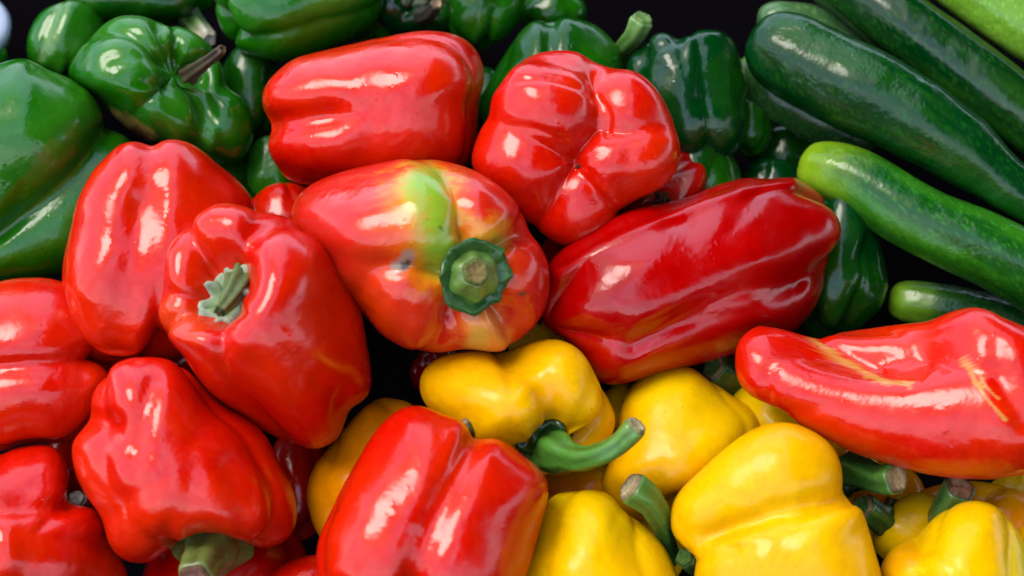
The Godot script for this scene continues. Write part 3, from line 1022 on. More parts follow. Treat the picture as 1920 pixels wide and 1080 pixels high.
	pepper("red_bell_pepper", {
		"label": "bright red pepper tip at the bottom edge, just left of the bottom centre pepper",
		"group": "red peppers heaped in the middle and left",
		"at": Vector3(-0.0870, 0.8637, 0.1042), "face": Vector3(0.0982, 0.7234, 0.6834),
		"axis": Vector3(0.943, 0.105, -0.314), "r": 19.2, "h": 42.3, "seed": 12,
		"grooves": [4, 99, 184, 274],
		"outline": [25.1, 4, 24.2, -2.2, 19.6, -8.1, 12, -12.7, 2.7, -15.4, -7, -15.7, -15.7, -13.7, -21.9, -9.5, -24.9, -4, -24, 2.2, -19.5, 8.1, -12.1, 12.7, -2.7, 15.5, 7.1, 15.8, 15.8, 13.8, 22.1, 9.6],
		"around": 84, "rings": 56,
		"color": Color(0.524, 0.0077, 0.00231),
		"color2": Color(0.57, 0.0154, 0.00231),
	})
	pepper("red_bell_pepper", {
		"label": "red pepper with two long lobes and a groove between them at the bottom centre",
		"group": "red peppers heaped in the middle and left",
		"at": Vector3(-0.0335, 0.9140, 0.1146), "face": Vector3(0.0400, 0.7038, 0.7092),
		"axis": Vector3(0.372, 0.850, -0.372), "r": 43.4, "h": 99.9, "seed": 13,
		"grooves": [85, 170, 255, 345],
		"outline": [-48.1, -9.8, -46.1, -1.1, -40.5, 9.7, -34.9, 20.5, -29.8, 29.6, -24, 37.8, -18.2, 44.2, -11.4, 48.9, -4.7, 50, 2, 48.1, 6.8, 45.3, 13, 44.2, 17.1, 40, 18.9, 34.8, 23.4, 35.5, 30.5, 34.4, 36.9, 29.2, 43.4, 24.3, 48.6, 19, 49.6, 12.3, 47, 2.5, 43.5, -8, 38.9, -21, 32.2, -34.9, 14.2, -41.8, -12.2, -41.8, -36.1, -35.4, -47.2, -24],
		"color": Color(0.524, 0.0077, 0.00231),
		"color2": Color(0.57, 0.0154, 0.00231),
		"side": 0.1,
		"top": 0.3,
		"lump": 1.3,
		"marks": [{"p": [17.9, 33, 10.6, 21.2, 0.4, 3.5, -6.5, -11, -10.1, -23.5], "w": 5.4, "d": 3.3}, {"p": [-6.9, 40, -19.2, 21.2, -29.5, -1.7], "w": 8.9, "d": -1.1}, {"p": [28, 28, 17.6, 7.1, 8.2, -15.8], "w": 8.9, "d": -1.3}, {"p": [-31.4, 6.9, -40.3, -9.6], "w": 5.8, "d": 1.3}, {"p": [-15.5, 6.2, -4, 0.5], "w": 2.2, "d": -0.7}],
		"stem": {"p": [19.9, 34, -30, 18.4, 38.5, -12, 16.2, 42.2, -8], "r": [3, 2.2, 2], "color": Color(0.0385, 0.0693, 0.0154)},
	})
	pepper("red_bell_pepper", {
		"label": "long wavy red pepper with golden scar lines lying on yellow peppers",
		"group": "red peppers heaped in the middle and left",
		"at": Vector3(0.1734, 0.9435, 0.0634), "face": Vector3(-0.1987, 0.6425, 0.7401),
		"axis": Vector3(0.928, -0.100, 0.359), "r": 38.9, "h": 132.3, "seed": 14,
		"grooves": [60, 150, 230, 310],
		"outline": [-78.8, 0.1, -79.2, 8, -74.8, 15.3, -66.6, 19.5, -59.6, 17.6, -53.2, 14.2, -46.6, 15.8, -40.2, 19.2, -25, 24, -10.8, 28, -1.1, 30.6, 6.1, 35, 12.4, 38.1, 18.8, 39.6, 24.5, 38.7, 30.5, 36.5, 40.9, 33.6, 53.1, 26.1, 62.3, 9.5, 61.2, -11.2, 52.4, -25, 44.2, -28.8, 33.7, -32, 22.8, -33.6, 16.1, -33.9, 4.9, -33.8, -9, -32.2, -18.2, -31.3, -27.7, -29.3, -39.8, -25.6, -48.3, -22.5, -55.4, -17.9, -64.5, -16, -72.7, -12.9, -77.1, -7.4],
		"color": Color(0.524, 0.0077, 0.00231),
		"color2": Color(0.57, 0.0154, 0.00231),
		"side": 0.03,
		"tip": 0.12,
		"tuck": 0.02,
		"lump": 1.2,
		"around": 180,
		"rings": 150,
		"crisp": 14,
		"soften": 14,
		"bins": 192,
		"blobs": [-4.4, -4.4, -7, 23.2, -58.7, 4.9, -1.9, 11.6, -54.9, 5.4, -3.4, 11.6, -51.1, 5.9, -5, 11.6, -47.3, 6.4, -6.5, 11.6, -43.6, 6.4, -7, 12, -40, 6.4, -7.4, 12.4, -36.3, 6.4, -7.9, 12.7, -32.6, 6.4, -8.4, 13.1, -29, 6.4, -8.8, 13.5, -24.5, 7.1, -8.6, 13.6, -20, 7.7, -8.4, 13.8, -15.6, 8.4, -8.1, 13.9, -11.1, 9, -7.9, 14.1, -6.7, 9.6, -7.7, 14.2, -2.3, 10.3, -7.4, 14.4, -66, 4.1, 3.3, 13, -61.9, -0.8, 5.1, 13.5, -57.9, -2.4, 5.4, 13.8, -53.9, -4.1, 5.7, 14.1, -49.9, -5.8, 6, 14.4, -45.1, -7.1, 6.2, 14.7, -40.3, -8.4, 6.3, 15, -35.5, -9.8, 6.5, 15.3, -30, -10.4, 6.3, 16, -24.6, -11, 6.2, 16.6, -19.2, -11.6, 6, 17.2, -13.9, -11.4, 5.7, 18, -8.6, -11.3, 5.4, 18.7, -3.3, -11.1, 5.1, 19.5, 2.5, -10.1, 4.8, 20.4, 8.3, -9.1, 4.5, 21.4, 14.2, -8, 4.2, 22.3, 20.6, -6.2, 3.6, 23.5, 27, -4.3, 2.9, 24.8, 33.4, -2.4, 2.3, 26, -38.4, 7.9, -17.4, 11.1, -34.8, 8.7, -17.7, 11.5, -31.3, 9.4, -17.9, 11.9, -27.7, 10.2, -18.1, 12.3, -24.2, 11, -18.4, 12.6, -20.7, 11.8, -18.6, 13, -16.3, 13, -17.4, 13.1, -12, 14.2, -16.3, 13.2, -7.6, 15.4, -15.1, 13.4, -3.3, 16.6, -13.9, 13.5, -0.2, 18.2, -11.3, 13.4, 2.9, 19.9, -8.7, 13.2, 6, 21.6, -6.1, 13.1, 9.1, 23.3, -3.5, 13, 13.1, 22.8, 0, 13.2, 17.1, 22.3, 3.5, 13.5, 21, 20.7, 3.8, 15.2, 24.9, 19, 4.1, 17, 28.8, 17.4, 4.4, 18.7, 32.7, 15.8, 4.6, 20.4],
		"marks": [{"p": [-47.4, 9.7, -35.2, 9.7, -19.7, 9.6, -5.7, 11.1], "w": 7, "d": 3.3}, {"p": [-60.7, 4.5, -62.5, -0.8, -61.8, -13.1], "w": 2.3, "d": 2.1}, {"p": [28.1, 23.5, 32.6, 8.8, 43.3, -4.8], "w": 5.1, "d": 2.1}],
		"paint": [{"p": [-48.3, 14.7, -40.9, 10.8, -34.5, 8], "w": 1.4, "c": Color(0.554, 0.246, 0.0539), "a": 0.9, "ragged": 0.9}, {"p": [-43.5, 12.6, -37.4, 9.4], "w": 0.9, "c": Color(0.508, 0.2, 0.0462), "a": 0.7, "ragged": 0.9}, {"p": [-32.7, 7.9, -22.1, 3.9, -14.1, 1.9, -4.4, 2.9], "w": 1.4, "c": Color(0.554, 0.231, 0.0462), "a": 0.9, "ragged": 0.9}, {"p": [15.8, 16.6, 20.4, 10, 26, 3.2, 31, -1.4, 36, -5.6], "w": 1.4, "c": Color(0.539, 0.231, 0.0539), "a": 0.85, "ragged": 1.1}, {"p": [21.1, 13.5, 26.5, 6.6, 31.9, 2.5], "w": 0.7, "c": Color(0.554, 0.277, 0.077), "a": 0.8, "ragged": 1}, {"p": [-45.3, -23.7, -22.1, -29.7, 4.8, -33.3, 42.9, -28.7], "w": 6, "c": Color(0.539, 0.0462, 0.00462), "a": 0.7}],
	})
	pepper("red_bell_pepper", {
		"label": "pale red pepper glimpsed between the green pepper and the two upper red peppers",
		"group": "red peppers heaped in the middle and left",
		"at": Vector3(-0.1072, 0.9479, -0.0592), "face": Vector3(0.1123, 0.5826, 0.8050),
		"axis": Vector3(0.154, -0.924, 0.349), "r": 15.5, "h": 34.2, "seed": 15,
		"grooves": [25, 115, 210, 295],
		"outline": [17.5, -1.4, 15.7, -7.1, 11.5, -11.7, 5.5, -14.5, -1.3, -15.1, -7.9, -13.4, -13.3, -9.6, -16.6, -4.4, -17.5, 1.4, -15.6, 7.1, -11.4, 11.6, -5.5, 14.5, 1.3, 15.1, 7.9, 13.4, 13.3, 9.7, 16.7, 4.5],
		"around": 84, "rings": 56,
		"color": Color(0.524, 0.0077, 0.00231),
		"color2": Color(0.57, 0.0154, 0.00231),
	})
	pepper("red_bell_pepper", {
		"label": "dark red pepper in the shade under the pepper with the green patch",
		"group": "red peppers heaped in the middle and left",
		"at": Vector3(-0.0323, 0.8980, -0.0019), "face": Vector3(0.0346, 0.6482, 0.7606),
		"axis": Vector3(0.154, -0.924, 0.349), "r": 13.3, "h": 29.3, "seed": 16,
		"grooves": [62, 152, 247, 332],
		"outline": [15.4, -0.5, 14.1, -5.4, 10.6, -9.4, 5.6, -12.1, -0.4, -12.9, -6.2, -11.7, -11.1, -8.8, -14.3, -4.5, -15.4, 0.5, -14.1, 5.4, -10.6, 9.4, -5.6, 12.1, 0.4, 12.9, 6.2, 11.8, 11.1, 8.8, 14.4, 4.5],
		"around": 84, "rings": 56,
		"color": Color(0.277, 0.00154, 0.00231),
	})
	# ---- yellow peppers
	pepper("yellow_bell_pepper", {
		"label": "yellow pepper under the green patched pepper, its long green stem bent to the right",
		"group": "yellow peppers heaped in front",
		"at": Vector3(0.0000, 0.9242, 0.0504), "face": Vector3(0.0000, 0.6607, 0.7507),
		"axis": Vector3(0.522, -0.623, 0.583), "r": 35.3, "h": 67, "seed": 17,
		"grooves": [3, 119, 186, 287],
		"outline": [-40.6, 8.9, -38.8, 15.2, -32.7, 20.5, -24.5, 23.1, -15.2, 24, -7, 23.6, -1.2, 24.3, 4.7, 26.8, 11.7, 28.5, 19.9, 28.9, 26.9, 26.1, 32.7, 19.8, 36.2, 12.8, 40.1, 6.5, 43.6, 0.5, 45.5, -7, 43.1, -15.1, 38.4, -23.7, 29.1, -29, 16.3, -31.4, 5.8, -29.7, -7, -25.1, -21, -17.4, -32.6, -5.8, -38.5, 1.2],
		"color": Color(0.731, 0.362, 0.00077),
		"color2": Color(0.747, 0.408, 0.00077),
		"skin": "yellow",
		"top": 0.3,
		"hollow": 0.12,
		"side": 0.1,
		"lump": 1.2,
		"marks": [{"p": [-0.5, 23.1, 10.2, 13.6, 17, -0, 17, -9], "w": 7, "d": 3.7}, {"p": [35.8, 10.8, 31.7, -0, 27.1, -9], "w": 5.1, "d": 1.9}, {"p": [16.9, -18], "w": 11.7, "d": 3.7}],
		"paint": [{"p": [17, -9, 15.8, 4.5], "w": 14, "c": Color(0.601, 0.246, 0.00462), "a": 0.6, "core": 0.1}],
		"calyx": {"r": 12.5, "color": Color(0.0154, 0.0577, 0.0115), "points": 6, "scallop": 0.1},
		"stem": {"p": [16.1, -19.8, 10, 20.4, -19.9, 24, 28, -22.3, 34, 37.7, -19.9, 42, 45.3, -15, 46, 51, -8.8, 50], "r": [9.5, 8.8, 5.8, 4.7, 4.5, 5], "color": Color(0.0462, 0.154, 0.0193), "tip": Color(0.0924, 0.208, 0.0385), "cut": Color(0.347, 0.293, 0.154), "bark": Color(0.154, 0.139, 0.0616)},
	})
	pepper("yellow_bell_pepper", {
		"label": "smooth plain yellow pepper standing upright in the middle of the yellow heap",
		"group": "yellow peppers heaped in front",
		"at": Vector3(0.0740, 0.9002, 0.0508), "face": Vector3(-0.0826, 0.6736, 0.7345),
		"axis": Vector3(0.104, -0.913, 0.394), "r": 32, "h": 73.5, "seed": 18,
		"grooves": [30, 150, 220, 320],
		"outline": [-32.6, -17.3, -29.1, -5.2, -28.1, 6.8, -26.5, 18.3, -21.9, 26.3, -14.7, 32.3, -5.4, 35.6, 4.1, 35.3, 12.7, 31, 21.4, 25.2, 30, 20.6, 34.7, 16.2, 36.5, 11.6, 32.9, -5.2, 17.7, -25.3, -0.5, -34.9, -19.5, -34.1, -29.5, -26.6],
		"color": Color(0.731, 0.362, 0.00077),
		"color2": Color(0.708, 0.439, 0.00154),
		"skin": "yellow",
		"tip": 0.06,
		"side": 0.04,
		"tuck": 0,
		"lump": 0.8,
		"marks": [{"p": [-14.4, 16.8, -19.7, -6.7], "w": 11.9, "d": -1.4}],
	})
	pepper("yellow_bell_pepper", {
		"label": "yellow pepper glimpsed in shade between the green patched pepper and the crimson one",
		"group": "yellow peppers heaped in front",
		"at": Vector3(0.0120, 0.9048, -0.0113), "face": Vector3(-0.0128, 0.6394, 0.7687),
		"axis": Vector3(0.154, -0.924, 0.349), "r": 12.1, "h": 26.6, "seed": 19,
		"grooves": [83, 173, 263, 358],
		"outline": [13.7, 0.1, 12.7, -4.4, 9.8, -8.4, 5.4, -11, 0.1, -12, -5.1, -11.1, -9.6, -8.6, -12.6, -4.7, -13.7, -0.1, -12.7, 4.4, -9.8, 8.4, -5.4, 11, -0.1, 12, 5.1, 11.1, 9.6, 8.6, 12.6, 4.7],
		"around": 84, "rings": 56,
		"color": Color(0.731, 0.362, 0.00077),
		"color2": Color(0.731, 0.231, 0.00154),
		"skin": "yellow",
	})
	pepper("yellow_bell_pepper", {
		"label": "small piece of yellow pepper wedged between the stemmed yellow and the plain yellow",
		"group": "yellow peppers heaped in front",
		"at": Vector3(0.0516, 0.8956, 0.0233), "face": Vector3(-0.0562, 0.6626, 0.7469),
		"axis": Vector3(0.154, -0.924, 0.349), "r": 12.7, "h": 27.9, "seed": 20,
		"grooves": [35, 120, 210, 300],
		"outline": [12.6, 0.6, 11.9, -4.8, 9.4, -9.5, 5.4, -12.8, 0.7, -14.1, -4.2, -13.2, -8.5, -10.4, -11.4, -6, -12.6, -0.6, -11.9, 4.8, -9.4, 9.5, -5.4, 12.8, -0.7, 14.1, 4.2, 13.3, 8.5, 10.4, 11.4, 6],
		"around": 84, "rings": 56,
		"color": Color(0.731, 0.362, 0.00077),
		"color2": Color(0.708, 0.439, 0.00154),
		"skin": "yellow",
	})
	pepper("yellow_bell_pepper", {
		"label": "lemon yellow pepper at the bottom edge, right of the bottom centre red pepper",
		"group": "yellow peppers heaped in front",
		"at": Vector3(0.0352, 0.8833, 0.1106), "face": Vector3(-0.0408, 0.7193, 0.6935),
		"axis": Vector3(-0.155, -0.907, 0.392), "r": 32.5, "h": 68.2, "seed": 21,
		"grooves": [50, 130, 220, 310],
		"outline": [-29, 14.8, -20.5, 29.7, -16, 32.4, -6.9, 34.1, 1.1, 34.2, 6.9, 31.5, 10.9, 26.6, 17.4, 22.4, 24.4, 17, 30.3, 10.5, 34.2, 2.5, 36.5, -7.3, 29.1, -23.2, 2.3, -30, -25.1, -25.6, -33.8, -8],
		"color": Color(0.708, 0.439, 0.00154),
		"color2": Color(0.747, 0.408, 0.00077),
		"skin": "yellow",
		"tip": 0.14,
		"tuck": 0.02,
		"lump": 1.3,
		"marks": [{"p": [3.6, 24.5, 0.7, 13.4, -7.8, 2], "w": 7.8, "d": -1.4}, {"p": [6.7, 30.1, 11.5, 19.3, 16.5, 3.1], "w": 5.5, "d": 1.6}],
	})
	pepper("yellow_bell_pepper", {
		"label": "big yellow pepper of two fat lobes with a deep crosswise groove at the bottom right",
		"group": "yellow peppers heaped in front",
		"at": Vector3(0.1123, 0.9026, 0.1104), "face": Vector3(-0.1311, 0.7026, 0.6994),
		"axis": Vector3(-0.878, -0.368, 0.306), "r": 44.4, "h": 88.8, "seed": 22,
		"grooves": [8, 172, 235, 305],
		"outline": [-46.7, 0.1, -46.5, 8.5, -42.9, 15.8, -36.7, 23.4, -28.7, 32.4, -22.7, 38.6, -16.5, 43.9, -10.1, 47.2, -1.3, 48.8, 7.9, 47, 15, 43.6, 20, 38.5, 23.3, 31.1, 24.4, 22.9, 29.2, 19.9, 34.2, 15, 37.3, 8.9, 39.4, 1.8, 42.8, -6.9, 45, -17.4, 39, -32.6, 13.5, -41.7, -13.2, -42.1, -28.4, -30.8, -33.8, -20.3, -33.3, -12.6, -39.5, -9.8, -44.3, -5.9],
		"color": Color(0.731, 0.362, 0.00077),
		"color2": Color(0.747, 0.408, 0.00077),
		"skin": "yellow",
		"side": 0.1,
		"tip": 0.12,
		"tuck": 0,
		"lump": 0.9,
		"crisp": 18,
		"blobs": [-2.9, 4.1, -9.1, 27.4, -28.4, 10.9, 0, 19.1, -17.1, 19.8, 2.7, 22.3, -4.3, 26, 2.7, 23.7, 6.8, 27.4, 0, 21, -16.1, -17.4, 2.3, 21, -1.2, -10.3, 5, 24.2, 14.1, -7.6, 4.6, 25.5, 25.9, -10, 1.1, 21],
		"marks": [{"p": [25.8, 20.1, 2.6, 13.3, -12.6, 4.8, -24.7, -2.2, -33.5, -11], "w": 3.6, "d": 1.4}],
		"stem": {"p": [-28.6, -15.5, -30, -34.4, -15.5, -12, -38.2, -13.2, -0], "r": [7, 4.6, 4.2], "color": Color(0.0308, 0.0847, 0.0154), "cut": Color(0.0385, 0.077, 0.0154), "bark": Color(0.0308, 0.0616, 0.0154)},
	})
	pepper("yellow_bell_pepper", {
		"label": "yellow pepper with a pointed shoulder in the bottom right corner",
		"group": "yellow peppers heaped in front",
		"at": Vector3(0.1902, 0.8878, 0.1147), "face": Vector3(-0.2168, 0.7026, 0.6778),
		"axis": Vector3(0.000, -0.918, 0.396), "r": 29.9, "h": 59.7, "seed": 23,
		"grooves": [50, 135, 220, 310],
		"outline": [-32.6, -9.6, -32.7, -3.4, -30.6, 2.1, -26.2, 6.4, -21.4, 9.7, -17.8, 15.8, -13.4, 21.9, -6.9, 27.2, 0.4, 30.2, 8.3, 29.8, 14.6, 26.1, 20.8, 20, 25.6, 12.6, 30.6, 0.1, 25, -17.1, 0, -26.3, -20.6, -24.2],
		"color": Color(0.747, 0.408, 0.00077),
		"color2": Color(0.708, 0.439, 0.00154),
		"skin": "yellow",
		"tip": 0.12,
		"tuck": 0.02,
		"lump": 1.2,
		"marks": [{"p": [-20.8, 9.3, -16.1, 0.9, -12.9, -9.6], "w": 5.1, "d": 2.3}],
		"paint": [{"p": [-30.5, -4.6, -22.9, 1.6], "w": 10.3, "c": Color(0.601, 0.262, 0.00462), "a": 0.8, "core": 0.2}, {"p": [23.3, 11.9, 23.2, 0.8], "w": 11.7, "c": Color(0.462, 0.424, 0.0154), "a": 0.6, "core": 0.1}],
	})
	pepper("yellow_bell_pepper", {
		"label": "dull shaded yellow pepper behind the corner pepper, short dark stem on its left",
		"group": "yellow peppers heaped in front",
		"at": Vector3(0.1807, 0.8731, 0.0762), "face": Vector3(-0.1982, 0.6919, 0.6942),
		"axis": Vector3(-0.920, 0.307, 0.245), "r": 19.4, "h": 42.7, "seed": 24,
		"grooves": [88, 183, 268, 358],
		"outline": [22.6, 4.5, 22, -2.2, 18, -8.6, 11.3, -13.6, 2.9, -16.6, -6, -17.1, -14.1, -15, -20, -10.6, -22.8, -4.5, -22.2, 2.2, -18.2, 8.6, -11.4, 13.7, -2.9, 16.7, 6, 17.1, 14, 14.9, 19.8, 10.5],
		"around": 84, "rings": 56,
		"color": Color(0.708, 0.439, 0.00154),
		"color2": Color(0.731, 0.362, 0.00077),
		"skin": "yellow",
		"calyx": {"r": 7, "color": Color(0.0154, 0.0539, 0.0115)},
		"stem": {"p": [-16.5, 1.5, 14, -21.6, 3.5, 22, -25.5, 5, 26], "r": [7, 6, 6.5], "color": Color(0.0231, 0.0847, 0.0139), "cut": Color(0.0231, 0.0693, 0.0154)},
	})
	pepper("yellow_bell_pepper", {
		"label": "orange yellow pepper under the wavy red pepper with a brown cut stem",
		"group": "yellow peppers heaped in front",
		"at": Vector3(0.2055, 0.8723, 0.0704), "face": Vector3(-0.2230, 0.6855, 0.6931),
		"axis": Vector3(-0.205, 0.102, 0.973), "r": 24.4, "h": 53.6, "seed": 25,
		"grooves": [35, 125, 220, 305],
		"outline": [-31.7, -2.1, -26.4, 7.6, -13.6, 15.3, 2.3, 18.7, 18.9, 17.5, 29.8, 9, 26.2, -8.6, 2.4, -18.7, -18.9, -18.7],
		"around": 84, "rings": 56,
		"color": Color(0.731, 0.231, 0.00154),
		"color2": Color(0.731, 0.362, 0.00077),
		"skin": "yellow",
		"stem": {"p": [-13.4, -1.7, 30, -11.6, 4.5, 38, -8.2, 13.2, 46], "r": [6.4, 6.2, 7], "color": Color(0.0385, 0.1, 0.0231), "cut": Color(0.277, 0.154, 0.077), "bark": Color(0.0616, 0.0385, 0.0231)},
	})
	pepper("yellow_bell_pepper", {
		"label": "yellow pepper cut off by the right edge beside the corner pepper",
		"group": "yellow peppers heaped in front",
		"at": Vector3(0.2308, 0.8818, 0.0898), "face": Vector3(-0.2542, 0.6854, 0.6823),
		"axis": Vector3(0.154, -0.924, 0.349), "r": 13.6, "h": 29.8, "seed": 26,
		"grooves": [72, 162, 257, 342],
		"outline": [14.7, 3.8, 14.6, -1, 12.2, -5.6, 8, -9.3, 2.6, -11.7, -3.3, -12.2, -8.6, -11, -12.7, -8, -14.8, -3.8, -14.7, 1, -12.3, 5.6, -8.1, 9.4, -2.6, 11.7, 3.3, 12.2, 8.6, 10.9, 12.6, 7.9],
		"around": 84, "rings": 56,
		"color": Color(0.731, 0.362, 0.00077),
		"color2": Color(0.747, 0.408, 0.00077),
		"skin": "yellow",
	})
	pepper("yellow_bell_pepper", {
		"label": "orange tinted yellow pepper deep between the red peppers left of the bottom centre one",
		"group": "yellow peppers heaped in front",
		"at": Vector3(-0.0644, 0.8889, 0.0534), "face": Vector3(0.0714, 0.6824, 0.7274),
		"axis": Vector3(0.210, -0.925, 0.315), "r": 24.8, "h": 59.5, "seed": 27,
		"grooves": [40, 140, 220, 320],
		"outline": [-27.9, -13.5, -26.2, -1.8, -21.5, 6.2, -13.9, 14, -5.3, 23, 4.3, 30.8, 13.8, 30.9, 23.1, 25.9, 24.1, 3.2, 5.5, -26.5, -13.9, -33.4, -23.1, -29.2],
		"color": Color(0.731, 0.231, 0.00154),
		"color2": Color(0.631, 0.262, 0.00231),
		"skin": "yellow",
		"lump": 1.2,
		"tip": 0.12,
		"side": 0.07,
	})
	pepper("yellow_bell_pepper", {
		"label": "lemon yellow pepper tucked under the left tip of the wavy red pepper",
		"group": "yellow peppers heaped in front",
		"at": Vector3(0.1189, 0.9022, 0.0344), "face": Vector3(-0.1304, 0.6600, 0.7399),
		"axis": Vector3(0.154, -0.924, 0.349), "r": 19.3, "h": 42.6, "seed": 28,
		"grooves": [56, 146, 236, 331],
		"outline": [21.9, -5.3, 18.6, -11.5, 12.5, -16.1, 4.5, -18.2, -4.3, -17.5, -12.4, -14.2, -18.6, -8.7, -22, -1.8, -22, 5.3, -18.7, 11.6, -12.5, 16.2, -4.5, 18.2, 4.3, 17.5, 12.3, 14.1, 18.5, 8.6, 21.8, 1.8],
		"around": 84, "rings": 56,
		"color": Color(0.708, 0.439, 0.00154),
		"color2": Color(0.462, 0.424, 0.0154),
		"skin": "yellow",
	})
	pepper("yellow_bell_pepper", {
		"label": "yellow pepper under the wavy red one, dark green stem pointing right",
		"group": "yellow peppers heaped in front",
		"at": Vector3(0.1435, 0.8889, 0.0499), "face": Vector3(-0.1571, 0.6738, 0.7220),
		"axis": Vector3(0.518, -0.207, 0.830), "r": 17.4, "h": 38.4, "seed": 29,
		"grooves": [8, 93, 183, 273],
		"outline": [21, -2.5, 18.6, -7.9, 13.5, -12.1, 6.3, -14.5, -1.9, -14.7, -9.8, -12.6, -16.2, -8.6, -20.2, -3.3, -21.1, 2.5, -18.8, 8, -13.6, 12.2, -6.3, 14.6, 1.9, 14.7, 9.8, 12.6, 16.2, 8.6, 20.1, 3.3],
		"around": 84, "rings": 56,
		"color": Color(0.731, 0.362, 0.00077),
		"color2": Color(0.731, 0.231, 0.00154),
		"skin": "yellow",
		"calyx": {"r": 10, "color": Color(0.00924, 0.0347, 0.0077)},
		"stem": {"p": [7.1, -1.3, 24, 14, -2.1, 32, 20.9, -3.8, 40, 27.3, -2.4, 46], "r": [8, 6.4, 6, 7], "color": Color(0.0193, 0.0693, 0.0115), "tip": Color(0.0462, 0.131, 0.0231), "cut": Color(0.262, 0.193, 0.1), "bark": Color(0.077, 0.0616, 0.0308)},
	})
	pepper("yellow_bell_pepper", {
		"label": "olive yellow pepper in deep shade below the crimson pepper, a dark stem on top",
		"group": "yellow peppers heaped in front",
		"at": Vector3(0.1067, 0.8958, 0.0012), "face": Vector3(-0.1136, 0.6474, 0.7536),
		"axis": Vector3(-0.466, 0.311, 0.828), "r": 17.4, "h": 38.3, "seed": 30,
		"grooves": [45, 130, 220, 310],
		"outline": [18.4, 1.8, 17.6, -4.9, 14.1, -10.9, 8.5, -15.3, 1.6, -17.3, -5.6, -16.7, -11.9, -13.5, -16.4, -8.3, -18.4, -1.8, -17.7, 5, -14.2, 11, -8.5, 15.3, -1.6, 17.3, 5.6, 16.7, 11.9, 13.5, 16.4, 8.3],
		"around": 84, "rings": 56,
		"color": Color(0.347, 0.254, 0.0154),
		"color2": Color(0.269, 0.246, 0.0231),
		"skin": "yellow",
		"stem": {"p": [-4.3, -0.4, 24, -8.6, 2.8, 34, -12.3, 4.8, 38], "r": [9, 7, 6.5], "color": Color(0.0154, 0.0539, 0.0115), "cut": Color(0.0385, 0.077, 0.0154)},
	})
	pepper("yellow_bell_pepper", {
		"label": "orange pepper in the gap below the bent green stem of the stemmed yellow pepper",
		"group": "yellow peppers heaped in front",
		"at": Vector3(0.0300, 0.8771, 0.0531), "face": Vector3(-0.0331, 0.6905, 0.7226),
		"axis": Vector3(0.154, -0.924, 0.349), "r": 15.6, "h": 34.2, "seed": 31,
		"grooves": [82, 167, 257, 347],
		"outline": [18, 0.6, 16.8, -5.1, 13, -10.1, 7.3, -13.5, 0.4, -14.8, -6.5, -13.9, -12.4, -10.9, -16.5, -6.2, -18, -0.6, -16.8, 5.2, -13.1, 10.1, -7.3, 13.5, -0.4, 14.8, 6.5, 13.9, 12.4, 10.9, 16.5, 6.2],
		"around": 84, "rings": 56,
		"color": Color(0.731, 0.231, 0.00154),
		"color2": Color(0.731, 0.362, 0.00077),
		"skin": "yellow",
	})
	pepper("yellow_bell_pepper", {
		"label": "yellow pepper low between others with an upright green stem and a pale cut end",
		"group": "yellow peppers heaped in front",
		"at": Vector3(0.0612, 0.8583, 0.0697), "face": Vector3(-0.0672, 0.7090, 0.7020),
		"axis": Vector3(0.100, 0.300, 0.949), "r": 18.8, "h": 41.3, "seed": 32,
		"grooves": [24, 119, 204, 294],
		"outline": [16.7, 4.1, 17.3, -4, 15.3, -11.4, 10.9, -17.2, 4.9, -20.3, -1.9, -20.3, -8.4, -17.3, -13.6, -11.6, -16.8, -4.1, -17.4, 4, -15.3, 11.5, -10.9, 17.3, -4.9, 20.4, 1.9, 20.4, 8.4, 17.3, 13.6, 11.6],
		"around": 84, "rings": 56,
		"color": Color(0.747, 0.408, 0.00077),
		"color2": Color(0.708, 0.439, 0.00154),
		"skin": "yellow",
		"stem": {"p": [9.9, -5.2, 20, 7.4, 2.8, 38, 4.6, 10.4, 52, -0.9, 18.2, 62, -8.3, 23, 66], "r": [4.6, 4, 4, 5.6, 7.4], "color": Color(0.0462, 0.131, 0.0193), "tip": Color(0.0693, 0.154, 0.0231), "cut": Color(0.431, 0.354, 0.2), "bark": Color(0.169, 0.131, 0.0693)},
	})
	pepper("yellow_bell_pepper", {
		"label": "yellow pepper at the right edge under the wavy red pepper's belly",
		"group": "yellow peppers heaped in front",
		"at": Vector3(0.2317, 0.8750, 0.0561), "face": Vector3(-0.2476, 0.6721, 0.6978),
		"axis": Vector3(0.154, -0.924, 0.349), "r": 14.7, "h": 32.3, "seed": 33,
		"grooves": [61, 156, 241, 331],
		"outline": [16.9, 4, 16.6, -0.9, 13.8, -5.7, 8.8, -9.7, 2.6, -12.1, -4.1, -12.8, -10.2, -11.5, -14.8, -8.4, -17.1, -4.1, -16.7, 0.9, -13.9, 5.8, -8.9, 9.7, -2.6, 12.2, 4.1, 12.8, 10.2, 11.4, 14.6, 8.4],
		"around": 84, "rings": 56,
		"color": Color(0.747, 0.408, 0.00077),
		"color2": Color(0.708, 0.439, 0.00154),
		"skin": "yellow",
	})
